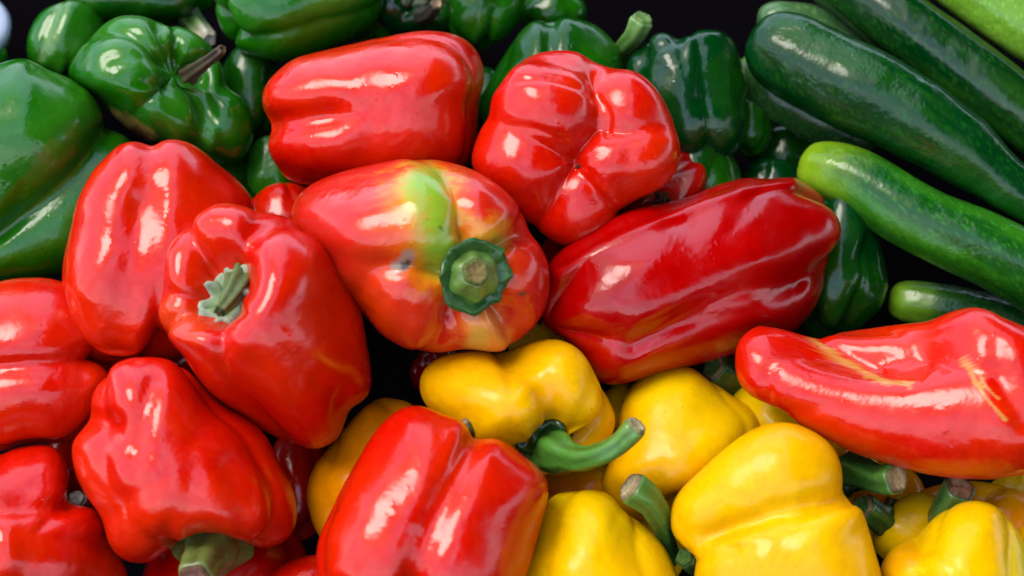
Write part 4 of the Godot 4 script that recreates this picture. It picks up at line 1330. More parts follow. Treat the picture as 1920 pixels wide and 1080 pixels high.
	# ---- green peppers
	pepper("green_bell_pepper", {
		"label": "large green pepper at the left edge with a long diagonal groove",
		"group": "green peppers behind the red ones",
		"at": Vector3(-0.2264, 0.9749, -0.0543), "face": Vector3(0.2368, 0.5534, 0.7985),
		"axis": Vector3(0.678, 0.547, -0.492), "r": 48.3, "h": 111, "seed": 34,
		"grooves": [85, 150, 215, 300],
		"outline": [-23.6, 47.1, -11, 50.6, -1.2, 51.4, 5.8, 52.6, 12.1, 51.1, 17, 47.2, 28, 40.3, 34.8, 34.5, 38.7, 28.6, 40.7, 21.8, 41.2, 15.7, 47.6, 11.6, 51.8, 6.7, 51.1, -7.1, 37.1, -30.1, 20.6, -46.2, 5.2, -49.6, -11.7, -48.1, -30.8, -46, -44.5, -28.6, -43, 5.8, -35.9, 31.8],
		"color": Color(0.0108, 0.108, 0.00385),
		"color2": Color(0.0231, 0.139, 0.00462),
		"skin": "green",
		"crisp": 20,
		"soften": 3,
		"blobs": [-3.7, -3.1, -10.2, 38.2, -13.7, 8.5, 0, 35.1, -4.5, 12.6, 1.9, 35.1, 4.7, 16.7, 3.8, 35.1, 16.1, 19.1, 2.5, 27.5, -9.8, -37.2, 0, 21.4, -3.8, -34.7, 0.6, 21.9, 2.1, -32.3, 1.3, 22.4, 8.1, -29.9, 1.9, 22.9, 14, -27.4, 2.5, 23.4, 19.2, -22.6, 1.9, 22.8, 24.4, -17.8, 1.3, 22.1, 29.5, -13, 0.6, 21.5, 34.7, -8.2, 0, 20.9, 38.2, -3.7, -0.6, 18.1, 41.8, 0.7, -1.3, 15.3, 5.2, 32.8, 0, 22.9, 22, 31.4, -1.3, 17.8],
		"marks": [{"p": [40.6, 14, 29.4, 3.2, 18.4, -5.4, 2.4, -15.6, -17, -26], "w": 3.6, "d": 2}, {"p": [12.3, 46.7, 21.1, 43, 31.3, 34.2], "w": 2.5, "d": 2}],
		"paint": [{"p": [10.8, 5.2, 13, 3.9], "w": 3.6, "c": Color(0.077, 0.0847, 0.0231), "a": 0.4, "ragged": 1.2}],
	})
	pepper("green_bell_pepper", {
		"label": "bulging many lobed green pepper with a thin dark broken stem",
		"group": "green peppers behind the red ones",
		"at": Vector3(-0.1680, 0.9945, -0.0969), "face": Vector3(0.1735, 0.5262, 0.8325),
		"axis": Vector3(0.421, 0.251, 0.872), "r": 35.8, "h": 71.5, "seed": 35,
		"grooves": [46, 104, 165, 256, 328],
		"outline": [-40.7, 10.7, -34.7, 20.1, -26.8, 28, -19.4, 33.3, -11.7, 35.2, -3.2, 34.1, 2.7, 31.2, 7.9, 28.9, 14.7, 27.2, 21.7, 22.9, 27.5, 16.8, 31.1, 9.3, 32.2, -3, 37.3, -6.9, 41.3, -13.5, 42.7, -22.6, 40.5, -32.6, 34.6, -39.1, 27.8, -40.6, 20.6, -36.7, 9.7, -32.9, 1.6, -26.8, -6.5, -25.4, -13.8, -20, -21.1, -12.1, -27.1, -3.3, -33.8, 2.9],
		"color": Color(0.0108, 0.108, 0.00385),
		"color2": Color(0.0231, 0.139, 0.00462),
		"skin": "green",
		"top": 0.4,
		"hollow": 0.18,
		"marks": [{"p": [19.8, 1.5, 19.9, -10.8, 19.6, -19.5, 13.4, -29.9], "w": 4.6, "d": 4.6}, {"p": [4.8, 28.2, 7.5, 15.1, 13.1, 7.2], "w": 4.1, "d": 3.6}, {"p": [13.1, 7.2, 0.3, 12.2, -11.3, 15.9, -19.9, 15.1], "w": 3.1, "d": 1.5}, {"p": [20.1, 4], "w": 7.7, "d": 3.6}, {"p": [30.1, -4.5, 24.3, -11.3, 19.7, -18.2], "w": 4.1, "d": 2.1}, {"p": [-14, -4.6, -1.4, -1.1], "w": 15.5, "d": -1.8}],
		"paint": [{"p": [-21, -12.4, -13.1, -17, -8.3, -21.2], "w": 6.2, "c": Color(0.262, 0.231, 0.0539), "a": 0.85}, {"p": [-12.1, -18.3, -9.4, -21.9], "w": 2.8, "c": Color(0.0924, 0.0385, 0.0154), "a": 0.9}],
		"stem": {"p": [14.5, 4.1, 26, 19.1, 7, 34, 25.4, 10.6, 42, 30.2, 13.8, 48], "r": [4.2, 3, 2.4, 2.2], "color": Color(0.0385, 0.0308, 0.0154), "tip": Color(0.0308, 0.0231, 0.0154), "cut": Color(0.077, 0.0539, 0.0308), "fresh": false, "rib": 0.2},
	})
	pepper("green_bell_pepper", {
		"label": "green pepper with pale stripes at the top left, behind the many lobed one",
		"group": "green peppers behind the red ones",
		"at": Vector3(-0.2188, 0.9943, -0.1404), "face": Vector3(0.2157, 0.5024, 0.8373),
		"axis": Vector3(0.206, 0.928, -0.309), "r": 18.9, "h": 41.7, "seed": 36,
		"grooves": [82, 172, 267, 352],
		"outline": [-19.5, -2.4, -17, 6.5, -11.2, 14, -3.4, 17.8, 7, 18.5, 17.9, 13.8, 20, 1.7, 9.5, -15.4, -3.1, -21.6, -12.5, -15.1, -18.5, -9],
		"around": 84, "rings": 56,
		"color": Color(0.0108, 0.108, 0.00385),
		"color2": Color(0.0231, 0.139, 0.00462),
		"skin": "green",
		"marks": [{"p": [-1, 16.7, -8.3, 5.3, -13.6, -6.9], "w": 2.4, "d": 1.6}, {"p": [6.6, 16.3, -0.4, 4.3], "w": 3.8, "d": -1.1}],
		"paint": [{"p": [-0.4, 17.1, -5.5, 7.5, -12.7, -6.5], "w": 2.4, "c": Color(0.154, 0.262, 0.0924), "a": 0.5}, {"p": [3.7, 17.1, -2, 7, -8.2, -5.1], "w": 1.6, "c": Color(0.154, 0.262, 0.0924), "a": 0.5}],
	})
	pepper("green_bell_pepper", {
		"label": "dark green pepper cut off by the top edge above the many lobed one",
		"group": "green peppers behind the red ones",
		"at": Vector3(-0.1840, 1.0062, -0.1637), "face": Vector3(0.1801, 0.4874, 0.8544),
		"axis": Vector3(0.954, -0.212, 0.212), "r": 23.5, "h": 51.7, "seed": 37,
		"grooves": [29, 119, 209, 304],
		"outline": [37.8, -3.9, 34.2, -9.4, 25.3, -13.5, 12.6, -15.5, -2, -15.1, -16.2, -12.4, -27.8, -7.9, -35.3, -2.2, -37.3, 3.8, -33.7, 9.3, -25, 13.3, -12.5, 15.3, 1.9, 15, 16.2, 12.5, 28, 8, 35.6, 2.2],
		"around": 84, "rings": 56,
		"color": Color(0.00693, 0.0577, 0.00385),
		"color2": Color(0.0108, 0.108, 0.00385),
		"skin": "green",
		"stem": {"p": [19.9, -9.4, 0, 24.6, -17.2, 14, 29.1, -24.2, 26], "r": [6.5, 5, 4.6], "color": Color(0.0616, 0.123, 0.0308), "cut": Color(0.578, 0.539, 0.447), "bark": Color(0.347, 0.323, 0.231), "tip": Color(0.385, 0.354, 0.262)},
	})
	pepper("green_bell_pepper", {
		"label": "green pepper barely in view at the left edge in front of the pale tub",
		"group": "green peppers behind the red ones",
		"at": Vector3(-0.2547, 0.9948, -0.1254), "face": Vector3(0.2521, 0.5041, 0.8260),
		"axis": Vector3(0.105, 0.943, -0.314), "r": 9.1, "h": 20, "seed": 38,
		"grooves": [66, 156, 246, 341],
		"outline": [9.9, -1.5, 8.6, -4.5, 6, -6.8, 2.4, -8.1, -1.5, -8.1, -5.2, -6.9, -8, -4.6, -9.7, -1.7, -9.9, 1.5, -8.5, 4.5, -5.9, 6.8, -2.4, 8, 1.5, 8.1, 5.2, 6.9, 8.1, 4.6, 9.7, 1.7],
		"around": 84, "rings": 56,
		"color": Color(0.0108, 0.108, 0.00385),
		"color2": Color(0.0231, 0.139, 0.00462),
		"skin": "green",
	})
	pepper("green_bell_pepper", {
		"label": "large green pepper cut off by the top edge, above left of the top red pepper",
		"group": "green peppers behind the red ones",
		"at": Vector3(-0.1035, 1.0172, -0.1398), "face": Vector3(0.1051, 0.4947, 0.8627),
		"axis": Vector3(0.931, 0.259, -0.259), "r": 31.9, "h": 76.5, "seed": 39,
		"grooves": [60, 140, 220, 310],
		"outline": [-40.5, 2.7, -38.4, -10.2, -32.5, -19.5, -22.3, -25.8, -9.6, -28.7, 8.6, -26.5, 23.2, -21.7, 33.2, -16.7, 40, -8.6, 42.5, 5.4, 32.8, 21.3, 2.4, 28.1, -26.1, 22.1, -38.4, 12.7],
		"color": Color(0.0108, 0.108, 0.00385),
		"color2": Color(0.0231, 0.139, 0.00462),
		"skin": "green",
	})
	pepper("green_bell_pepper", {
		"label": "dark shaded green pepper between the many lobed green one and top red pepper",
		"group": "green peppers behind the red ones",
		"at": Vector3(-0.1280, 0.9751, -0.1227), "face": Vector3(0.1287, 0.5321, 0.8368),
		"axis": Vector3(0.105, 0.943, -0.314), "r": 19.2, "h": 42.2, "seed": 40,
		"grooves": [55, 140, 230, 320],
		"outline": [16, -1.3, 13.9, -10.7, 9.7, -18.4, 4, -23.3, -2.3, -24.6, -8.3, -22.2, -13, -16.5, -15.7, -8.2, -16, 1.3, -13.9, 10.6, -9.6, 18.3, -4, 23.2, 2.3, 24.5, 8.3, 22.2, 13, 16.5, 15.7, 8.2],
		"around": 84, "rings": 56,
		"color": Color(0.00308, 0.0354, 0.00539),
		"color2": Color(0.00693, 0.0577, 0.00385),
		"skin": "green",
	})
	pepper("green_bell_pepper", {
		"label": "mid green pepper low in the gap left of the top red pepper",
		"group": "green peppers behind the red ones",
		"at": Vector3(-0.1162, 0.9532, -0.0856), "face": Vector3(0.1193, 0.5656, 0.8160),
		"axis": Vector3(0.105, 0.943, -0.314), "r": 15, "h": 32.9, "seed": 41,
		"grooves": [92, 177, 267, 357],
		"outline": [13.2, -1.1, 11.6, -8.1, 8.2, -13.8, 3.5, -17.4, -1.6, -18.4, -6.6, -16.6, -10.5, -12.2, -12.8, -6, -13.2, 1.1, -11.6, 8, -8.2, 13.8, -3.5, 17.4, 1.6, 18.4, 6.6, 16.6, 10.5, 12.2, 12.9, 6],
		"around": 84, "rings": 56,
		"color": Color(0.0108, 0.108, 0.00385),
		"color2": Color(0.0231, 0.139, 0.00462),
		"skin": "green",
	})
	pepper("green_bell_pepper", {
		"label": "dark green pepper with a dry dark stem, cut off by the top edge",
		"group": "green peppers behind the red ones",
		"at": Vector3(-0.0481, 1.0050, -0.1621), "face": Vector3(0.0479, 0.4965, 0.8667),
		"axis": Vector3(0.100, 0.201, 0.974), "r": 21.6, "h": 47.4, "seed": 42,
		"grooves": [34, 129, 214, 304],
		"outline": [-23.1, 5.6, -21, -8.9, -12.1, -17.8, 2.5, -19.3, 17.2, -16.5, 24.2, -3.6, 19.4, 12.3, -1.4, 20.7, -17.4, 15.9],
		"around": 84, "rings": 56,
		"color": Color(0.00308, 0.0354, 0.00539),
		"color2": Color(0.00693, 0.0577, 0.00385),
		"skin": "green",
		"calyx": {"r": 9, "color": Color(0.0231, 0.0385, 0.0154), "rim": Color(0.0462, 0.0616, 0.0308), "fresh": false},
		"stem": {"p": [2.8, -8, 24, 6.6, -6.8, 34, 10, -2.5, 42], "r": [4.5, 3.5, 3], "color": Color(0.0231, 0.0231, 0.0154), "fresh": false},
	})
	pepper("green_bell_pepper", {
		"label": "green pepper at the top edge right of the dry stemmed one",
		"group": "green peppers behind the red ones",
		"at": Vector3(-0.0134, 1.0084, -0.1512), "face": Vector3(0.0135, 0.4992, 0.8664),
		"axis": Vector3(0.105, 0.943, -0.314), "r": 19.7, "h": 43.4, "seed": 43,
		"grooves": [71, 166, 251, 341],
		"outline": [-19.4, -2.8, -16.9, -14.5, -9.9, -21.1, -1.2, -22.7, 8.5, -17.3, 15.9, -9.6, 20.7, 0.8, 17.4, 15, -2.1, 22.9, -15.3, 12.7],
		"around": 84, "rings": 56,
		"color": Color(0.0108, 0.108, 0.00385),
		"color2": Color(0.00693, 0.0577, 0.00385),
		"skin": "green",
	})
	pepper("green_bell_pepper", {
		"label": "dark green pepper with two shoulders and a pale rim, behind the blossom end red pepper",
		"group": "green peppers behind the red ones",
		"at": Vector3(0.0187, 0.9913, -0.1052), "face": Vector3(-0.0194, 0.5327, 0.8461),
		"axis": Vector3(0.106, 0.900, -0.423), "r": 30.7, "h": 67.5, "seed": 44,
		"grooves": [95, 165, 240, 320],
		"outline": [-35.2, -11.1, -31.9, -2.1, -26.9, 6.8, -20.7, 17, -13.9, 25.9, -7.9, 30.3, -1.3, 29.3, 5.1, 31.9, 12.7, 31, 20.6, 28.3, 28.3, 22.4, 32.8, 15.9, 34.2, 7.5, 29.9, -10.3, 7.2, -28.4, -18.3, -31.2, -32.5, -22.5],
		"color": Color(0.00693, 0.0577, 0.00385),
		"color2": Color(0.0108, 0.108, 0.00385),
		"skin": "green",
		"marks": [{"p": [-0.2, 29.1, -1.1, 19.3, -1.4, 6.9], "w": 4.1, "d": 2.3}, {"p": [18.7, 24.4, 26.3, 14.7], "w": 5.1, "d": 1}],
		"stem": {"p": [32.7, 12.3, -20, 35.2, 18.3, -6, 39.7, 24.6, 6, 42.4, 31, 10], "r": [6.5, 4.4, 4.6, 5.4], "color": Color(0.077, 0.185, 0.0385), "tip": Color(0.115, 0.231, 0.0616), "cut": Color(0.108, 0.2, 0.0616), "bark": Color(0.0924, 0.169, 0.0462)},
	})
	pepper("green_bell_pepper", {
		"label": "green pepper at the top edge behind the two shouldered one",
		"group": "green peppers behind the red ones",
		"at": Vector3(0.0202, 0.9909, -0.1744), "face": Vector3(-0.0198, 0.5021, 0.8646),
		"axis": Vector3(0.105, 0.943, -0.314), "r": 13.5, "h": 29.7, "seed": 45,
		"grooves": [55, 145, 240, 325],
		"outline": [17.8, 0.2, 16.5, -4.1, 12.7, -7.8, 7, -10.3, 0.2, -11.2, -6.7, -10.5, -12.5, -8.1, -16.4, -4.5, -17.8, -0.2, -16.5, 4.1, -12.7, 7.8, -6.9, 10.3, -0.2, 11.2, 6.6, 10.4, 12.4, 8.1, 16.4, 4.5],
		"around": 84, "rings": 56,
		"color": Color(0.0108, 0.108, 0.00385),
		"color2": Color(0.00693, 0.0577, 0.00385),
		"skin": "green",
	})
	pepper("green_bell_pepper", {
		"label": "blocky dark green pepper with pale edges, right of the blossom end red pepper",
		"group": "green peppers behind the red ones",
		"at": Vector3(0.0842, 0.9900, -0.0971), "face": Vector3(-0.0877, 0.5355, 0.8400),
		"axis": Vector3(-0.209, 0.942, -0.262), "r": 29.8, "h": 65.6, "seed": 46,
		"grooves": [75, 140, 215, 310],
		"outline": [-30.4, 14.6, -25.2, 21.2, -20, 26.3, -13.6, 29.1, -6.3, 26, -0, 30.1, 7.4, 32, 15.1, 30.4, 20.4, 25.2, 24.3, 16.3, 27.2, 6.4, 26.4, -3.2, 27.5, -12.5, 25.7, -22.7, 17.9, -30.8, 4.1, -32.8, -11.5, -28.7, -25.1, -14.2, -31.2, 1.9],
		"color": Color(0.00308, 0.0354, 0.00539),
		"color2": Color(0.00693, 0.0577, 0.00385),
		"skin": "green",
		"side": 0.12,
		"top": 0.3,
		"marks": [{"p": [-25.9, 9.6, -20.3, 18, -6.6, 25.1], "w": 3.1, "d": 2}, {"p": [-18.4, 16.6, -2.2, 24.9, 12.3, 29.6], "w": 2.3, "d": -1}, {"p": [21.9, 13.4, 24.8, -3.7], "w": 3.6, "d": 1.3}, {"p": [2, -2.5, 23.8, 3.7], "w": 5.1, "d": 1}],
	})
	pepper("green_bell_pepper", {
		"label": "dark green pepper in shade between the blocky pepper and the cucumbers",
		"group": "green peppers behind the red ones",
		"at": Vector3(0.1165, 0.9647, -0.1088), "face": Vector3(-0.1180, 0.5467, 0.8290),
		"axis": Vector3(0.105, 0.943, -0.314), "r": 11.9, "h": 26.3, "seed": 47,
		"grooves": [39, 129, 219, 314],
		"outline": [10.3, 0.8, 10, -5, 8.2, -10, 5.2, -13.5, 1.3, -15, -2.7, -14.2, -6.4, -11.2, -9, -6.5, -10.3, -0.8, -10, 5, -8.2, 10, -5.1, 13.5, -1.3, 15, 2.7, 14.1, 6.3, 11.1, 9, 6.5],
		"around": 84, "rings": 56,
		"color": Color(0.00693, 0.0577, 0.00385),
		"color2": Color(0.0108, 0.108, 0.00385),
		"skin": "green",
	})
	pepper("green_bell_pepper", {
		"label": "green pepper peeping out right of the blossom end red pepper, above the crimson one",
		"group": "green peppers behind the red ones",
		"at": Vector3(0.0893, 0.9632, -0.0735), "face": Vector3(-0.0934, 0.5660, 0.8191),
		"axis": Vector3(0.318, 0.848, -0.424), "r": 18.4, "h": 40.5, "seed": 48,
		"grooves": [76, 166, 256, 351],
		"outline": [-14.1, 16.8, -8.6, 20.6, -1, 20.6, 6.8, 17.1, 13.6, 9.9, 18.8, 1.2, 18.7, -8.9, 8.2, -19.8, -9.6, -18.4, -18.4, -1.2],
		"around": 84, "rings": 56,
		"color": Color(0.00693, 0.0577, 0.00385),
		"color2": Color(0.0108, 0.108, 0.00385),
		"skin": "green",
	})
	pepper("green_bell_pepper", {
		"label": "small dark green pepper behind the right end of the crimson pepper",
		"group": "green peppers behind the red ones",
		"at": Vector3(0.1258, 0.9463, -0.0843), "face": Vector3(-0.1287, 0.5703, 0.8113),
		"axis": Vector3(0.105, 0.943, -0.314), "r": 14.4, "h": 31.8, "seed": 49,
		"grooves": [28, 113, 203, 293],
		"outline": [16.3, 1.5, 15.5, -3.9, 12.5, -8.7, 7.5, -12.2, 1.3, -13.9, -5, -13.4, -10.6, -10.9, -14.6, -6.7, -16.3, -1.5, -15.6, 3.9, -12.5, 8.8, -7.5, 12.2, -1.3, 13.8, 5, 13.3, 10.6, 10.8, 14.5, 6.6],
		"around": 84, "rings": 56,
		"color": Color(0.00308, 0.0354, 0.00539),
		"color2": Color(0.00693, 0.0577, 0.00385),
		"skin": "green",
	})
	pepper("green_bell_pepper", {
		"label": "tall dark green pepper standing right of the crimson pepper's rounded end",
		"group": "green peppers behind the red ones",
		"at": Vector3(0.1530, 0.9364, -0.0336), "face": Vector3(-0.1615, 0.5992, 0.7841),
		"axis": Vector3(0.103, 0.961, -0.258), "r": 26.2, "h": 57.7, "seed": 50,
		"grooves": [60, 115, 200, 290],
		"outline": [-19.2, 5.1, -18, 25.4, -11.7, 34.2, -4.6, 37, 2.1, 35.3, 7.7, 29.7, 13.9, 19.2, 19, 8.6, 22.6, -2.7, 23.1, -8.4, 20.8, -18, 15.4, -24.2, 7.7, -31.7, -6.6, -36, -17, -22.3],
		"color": Color(0.00308, 0.0354, 0.00539),
		"color2": Color(0.00693, 0.0577, 0.00385),
		"skin": "green",
		"marks": [{"p": [4.6, 31.2, 12.1, 13.7, 17.9, -7.6], "w": 3, "d": 1.3}],
	})
	# ---- cucumbers
	cucumber("cucumber", {
		"label": "thick dark green cucumber lying between the wet glittering one and the lime tipped one",
		"group": "cucumbers on the right",
		"at": Vector3(0.1819, 0.9929, -0.0710), "p": [-68, 23.5, -39.6, -46.9, 17.4, -25.2, -23.2, 12.1, -11.7, 0.4, 4.9, 1.3, 24.5, -6.2, 13.4, 48.6, -20.5, 26.7, 64.6, -31.2, 35],
		"r": [18.7, 20.2, 20.7, 19.2, 17, 12.6, 8.1], "seed": 51, "blunt": 1.3,
		"color": Color(0.00231, 0.0323, 0.00462), "color2": Color(0.00616, 0.0577, 0.00462),
	})
	cucumber("cucumber", {
		"label": "wet dark green cucumber at the top right with a broad glittering highlight",
		"group": "cucumbers on the right",
		"at": Vector3(0.1945, 1.0102, -0.1165), "p": [-59.3, 25.7, -48, -40.1, 18.5, -29.2, -21.3, 12.4, -11.8, -7.1, 5.5, 0.4, 17, -6.4, 16.5, 41.4, -19.1, 30.6, 69.5, -36.5, 41.5],
		"r": [14.6, 15.7, 16.2, 16.2, 16.2, 16.2, 15.2], "seed": 52, "blunt": 1.3,
		"color": Color(0.00385, 0.0293, 0.00616), "color2": Color(0.0115, 0.0577, 0.00693),
		"skin": "green",
	})
	cucumber("cucumber", {
		"label": "bright light green cucumber in the top right corner",
		"group": "cucumbers on the right",
		"at": Vector3(0.2281, 1.0210, -0.1385), "p": [-40.6, 18.4, -30.5, -21.6, 10.1, -13.5, 0.8, -0.6, 3.8, 17.1, -8, 13.7, 44.4, -20, 26.6],
		"r": [14.9, 15.5, 15.5, 15.5, 14.9], "seed": 53, "blunt": 1.3,
		"color": Color(0.108, 0.262, 0.0169), "color2": Color(0.154, 0.323, 0.027),
	})
	cucumber("cucumber", {
		"label": "mottled green cucumber with a lime green tip beside the crimson pepper",
		"group": "cucumbers on the right",
		"at": Vector3(0.2000, 0.9574, -0.0328), "p": [-64.3, 14.4, -33.4, -42.2, 15.6, -19, -14.4, 6.9, -0.4, 14, -0.6, 10, 38.4, -10.7, 17.5, 68.5, -25.7, 25.3],
		"r": [13.6, 15.1, 15.8, 16.6, 17.1, 16.1], "seed": 54, "blunt": 1.3,
		"color": Color(0.00462, 0.0655, 0.00462), "color2": Color(0.0231, 0.131, 0.0077),
		"tip": Color(0.193, 0.339, 0.0115), "tip_len": 0.26,
	})
	cucumber("cucumber", {
		"label": "short dark cucumber under the left end of the thick dark green one",
		"group": "cucumbers on the right",
		"at": Vector3(0.1411, 0.9763, -0.1125), "p": [-28.4, 10.7, -18.1, -14.3, 5.8, -3.9, 8.4, -2.4, 7.1, 34.4, -14.1, 14.9],
		"r": [12.6, 13.7, 14.2, 13.1], "seed": 55, "blunt": 1.3,
		"color": Color(0.0154, 0.0655, 0.0154), "color2": Color(0.0385, 0.115, 0.0231),
		"tip": Color(0.123, 0.231, 0.0539), "tip_len": 0.2,
	})
	cucumber("cucumber", {
		"label": "pale green cucumber end peeping out behind the thick dark green cucumber",
		"group": "cucumbers on the right",
		"at": Vector3(0.1480, 0.9987, -0.1384), "p": [-28.6, 5.6, 0.4, -15.6, 6.1, -0.3, 8.4, 1, -1.3, 35.7, -12.6, 1.2],
		"r": [10.6, 11.2, 11.7, 11.2], "seed": 56, "blunt": 1.3,
		"color": Color(0.0462, 0.123, 0.0385), "color2": Color(0.0924, 0.185, 0.0693),
	})
	cucumber("cucumber", {
		"label": "dark cucumber with a light tip in the shade above the wavy red pepper",
		"group": "cucumbers on the right",
		"at": Vector3(0.2122, 0.9166, -0.0235), "p": [-34.9, 2.6, -7.7, -17.5, 3.9, -1.2, 7.1, 0.8, 3, 45.2, -7.3, 6],
		"r": [9.7, 10.8, 11.3, 11.3], "seed": 57, "blunt": 1.3,
		"color": Color(0.0077, 0.0385, 0.0077), "color2": Color(0.0154, 0.0616, 0.0108),
		"tip": Color(0.154, 0.323, 0.0154), "tip_len": 0.34,
	})
	# ---- fruit lower in the heap that shows in the gaps
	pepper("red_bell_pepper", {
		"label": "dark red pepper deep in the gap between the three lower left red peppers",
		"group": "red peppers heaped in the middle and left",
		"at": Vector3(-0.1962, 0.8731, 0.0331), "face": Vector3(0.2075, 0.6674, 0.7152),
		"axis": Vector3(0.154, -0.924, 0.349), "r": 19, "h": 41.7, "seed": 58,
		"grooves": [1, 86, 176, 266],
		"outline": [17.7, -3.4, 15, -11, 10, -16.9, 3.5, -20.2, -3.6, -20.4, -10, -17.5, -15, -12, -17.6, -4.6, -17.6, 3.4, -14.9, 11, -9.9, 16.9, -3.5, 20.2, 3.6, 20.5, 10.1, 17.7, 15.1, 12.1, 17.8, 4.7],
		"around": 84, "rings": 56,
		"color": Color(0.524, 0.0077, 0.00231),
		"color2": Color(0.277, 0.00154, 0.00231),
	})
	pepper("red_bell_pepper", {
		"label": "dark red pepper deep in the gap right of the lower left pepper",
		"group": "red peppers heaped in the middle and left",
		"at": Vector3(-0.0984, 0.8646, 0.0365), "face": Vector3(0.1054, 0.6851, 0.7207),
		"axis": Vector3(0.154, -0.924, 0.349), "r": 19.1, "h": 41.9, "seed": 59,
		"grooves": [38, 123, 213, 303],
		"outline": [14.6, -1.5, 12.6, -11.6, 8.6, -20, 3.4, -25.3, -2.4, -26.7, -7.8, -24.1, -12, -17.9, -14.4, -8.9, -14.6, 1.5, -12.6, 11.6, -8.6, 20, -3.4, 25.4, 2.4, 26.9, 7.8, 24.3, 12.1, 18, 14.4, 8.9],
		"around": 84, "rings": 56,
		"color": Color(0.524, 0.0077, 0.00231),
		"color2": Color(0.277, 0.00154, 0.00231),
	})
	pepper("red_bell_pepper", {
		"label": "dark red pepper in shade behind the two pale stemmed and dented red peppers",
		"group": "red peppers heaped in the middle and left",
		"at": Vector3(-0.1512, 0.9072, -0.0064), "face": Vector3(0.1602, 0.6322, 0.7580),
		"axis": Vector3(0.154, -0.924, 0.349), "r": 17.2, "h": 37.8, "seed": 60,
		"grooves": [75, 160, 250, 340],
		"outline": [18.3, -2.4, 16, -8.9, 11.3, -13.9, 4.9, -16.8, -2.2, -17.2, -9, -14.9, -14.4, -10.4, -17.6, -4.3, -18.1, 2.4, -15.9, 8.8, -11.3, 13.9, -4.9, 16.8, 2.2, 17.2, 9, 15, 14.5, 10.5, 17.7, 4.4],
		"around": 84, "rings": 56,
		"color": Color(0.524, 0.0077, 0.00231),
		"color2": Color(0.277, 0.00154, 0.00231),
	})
	pepper("yellow_bell_pepper", {
		"label": "orange pepper deep below the big two lobed yellow pepper's right side",
		"group": "yellow peppers heaped in front",
		"at": Vector3(0.1709, 0.8645, 0.0452), "face": Vector3(-0.1822, 0.6821, 0.7082),
		"axis": Vector3(0.154, -0.924, 0.349), "r": 16.4, "h": 36.2, "seed": 61,
		"grooves": [17, 112, 197, 287],
		"outline": [17.7, 3.1, 17.2, -3.1, 14.2, -8.8, 9, -13.2, 2.4, -15.6, -4.5, -15.6, -10.8, -13.2, -15.5, -8.9, -17.8, -3.1, -17.4, 3.1, -14.3, 8.9, -9.1, 13.3, -2.4, 15.6, 4.5, 15.6, 10.8, 13.2, 15.4, 8.8],
		"around": 84, "rings": 56,
		"color": Color(0.731, 0.231, 0.00154),
		"color2": Color(0.731, 0.362, 0.00077),
		"skin": "yellow",
	})
	pepper("green_bell_pepper", {
		"label": "dark green pepper deep between the blocky one and the short dark cucumber",
		"group": "green peppers behind the red ones",
		"at": Vector3(0.1349, 0.9457, -0.1151), "face": Vector3(-0.1342, 0.5558, 0.8204),
		"axis": Vector3(0.105, 0.943, -0.314), "r": 14.9, "h": 32.8, "seed": 62,
		"grooves": [54, 149, 234, 324],
		"outline": [18.2, 1.7, 17.3, -3.5, 13.8, -8.1, 8.2, -11.5, 1.3, -13.1, -5.8, -12.8, -12, -10.5, -16.4, -6.6, -18.3, -1.7, -17.4, 3.5, -13.9, 8.1, -8.2, 11.5, -1.3, 13.1, 5.8, 12.7, 12, 10.4, 16.3, 6.5],
		"around": 84, "rings": 56,
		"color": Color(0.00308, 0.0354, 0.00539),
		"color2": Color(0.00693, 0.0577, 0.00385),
		"skin": "green",
	})
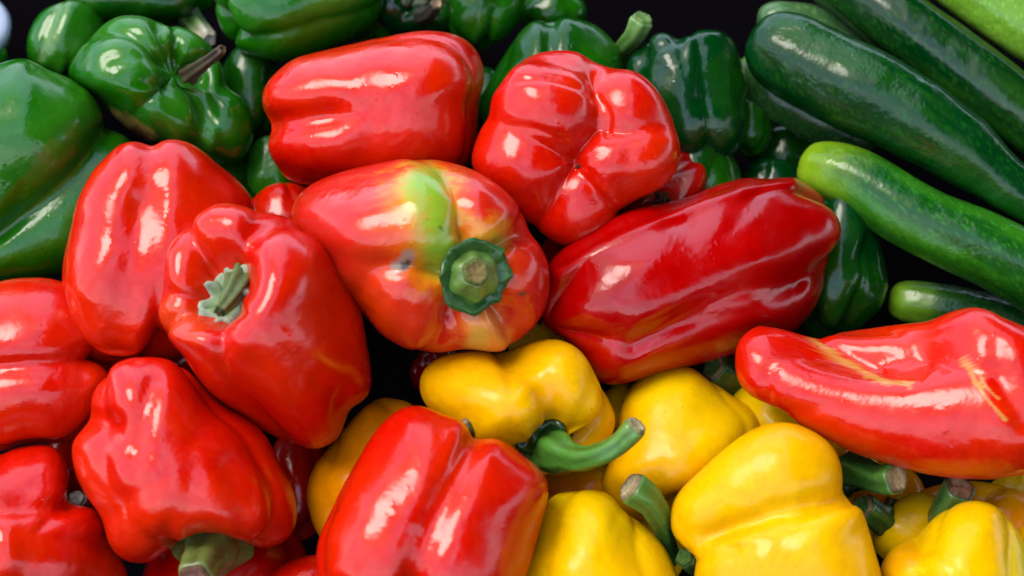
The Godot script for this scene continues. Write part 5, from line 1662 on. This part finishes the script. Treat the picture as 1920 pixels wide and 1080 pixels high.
	pepper("green_bell_pepper", {
		"label": "dark green pepper deep behind the left end of the top red pepper",
		"group": "green peppers behind the red ones",
		"at": Vector3(-0.1454, 0.9467, -0.0927), "face": Vector3(0.1472, 0.5645, 0.8122),
		"axis": Vector3(0.105, 0.943, -0.314), "r": 19.2, "h": 42.3, "seed": 63,
		"grooves": [1, 91, 186, 271],
		"outline": [20.5, -2.1, 18.1, -9.4, 13, -15.2, 5.9, -18.7, -2.1, -19.3, -9.8, -17, -15.9, -12.2, -19.6, -5.4, -20.4, 2.1, -18, 9.3, -12.9, 15.1, -5.8, 18.6, 2.1, 19.3, 9.8, 17.1, 16, 12.2, 19.7, 5.5],
		"around": 84, "rings": 56,
		"color": Color(0.0108, 0.108, 0.00385),
		"color2": Color(0.00693, 0.0577, 0.00385),
		"skin": "green",
	})
	pepper("green_bell_pepper", {
		"label": "dark green pepper deep between the top red pepper and the two shouldered green one",
		"group": "green peppers behind the red ones",
		"at": Vector3(-0.0145, 0.9630, -0.1223), "face": Vector3(0.0146, 0.5454, 0.8381),
		"axis": Vector3(0.105, 0.943, -0.314), "r": 18.3, "h": 40.3, "seed": 64,
		"grooves": [38, 128, 223, 308],
		"outline": [15.8, -0.1, 14.5, -9.2, 11, -16.8, 5.8, -21.9, -0.3, -23.6, -6.3, -21.8, -11.4, -16.6, -14.7, -8.9, -15.8, 0.1, -14.5, 9.2, -11, 16.8, -5.8, 21.8, 0.3, 23.5, 6.3, 21.7, 11.3, 16.6, 14.7, 8.9],
		"around": 84, "rings": 56,
		"color": Color(0.00308, 0.0354, 0.00539),
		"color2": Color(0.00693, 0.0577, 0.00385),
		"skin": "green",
	})
	pepper("green_bell_pepper", {
		"label": "dark green pepper at the top edge between the large one and the dry stemmed one",
		"group": "green peppers behind the red ones",
		"at": Vector3(-0.0690, 0.9980, -0.1606), "face": Vector3(0.0684, 0.5017, 0.8623),
		"axis": Vector3(0.105, 0.943, -0.314), "r": 13.9, "h": 30.5, "seed": 65,
		"grooves": [75, 165, 260, 345],
		"outline": [13.2, -0.5, 11.9, -6.5, 8.8, -11.5, 4.4, -14.8, -0.8, -15.8, -5.8, -14.4, -9.9, -10.8, -12.5, -5.5, -13.2, 0.5, -11.9, 6.5, -8.8, 11.5, -4.3, 14.7, 0.8, 15.7, 5.8, 14.3, 9.9, 10.8, 12.5, 5.5],
		"around": 84, "rings": 56,
		"color": Color(0.0108, 0.108, 0.00385),
		"color2": Color(0.00693, 0.0577, 0.00385),
		"skin": "green",
	})
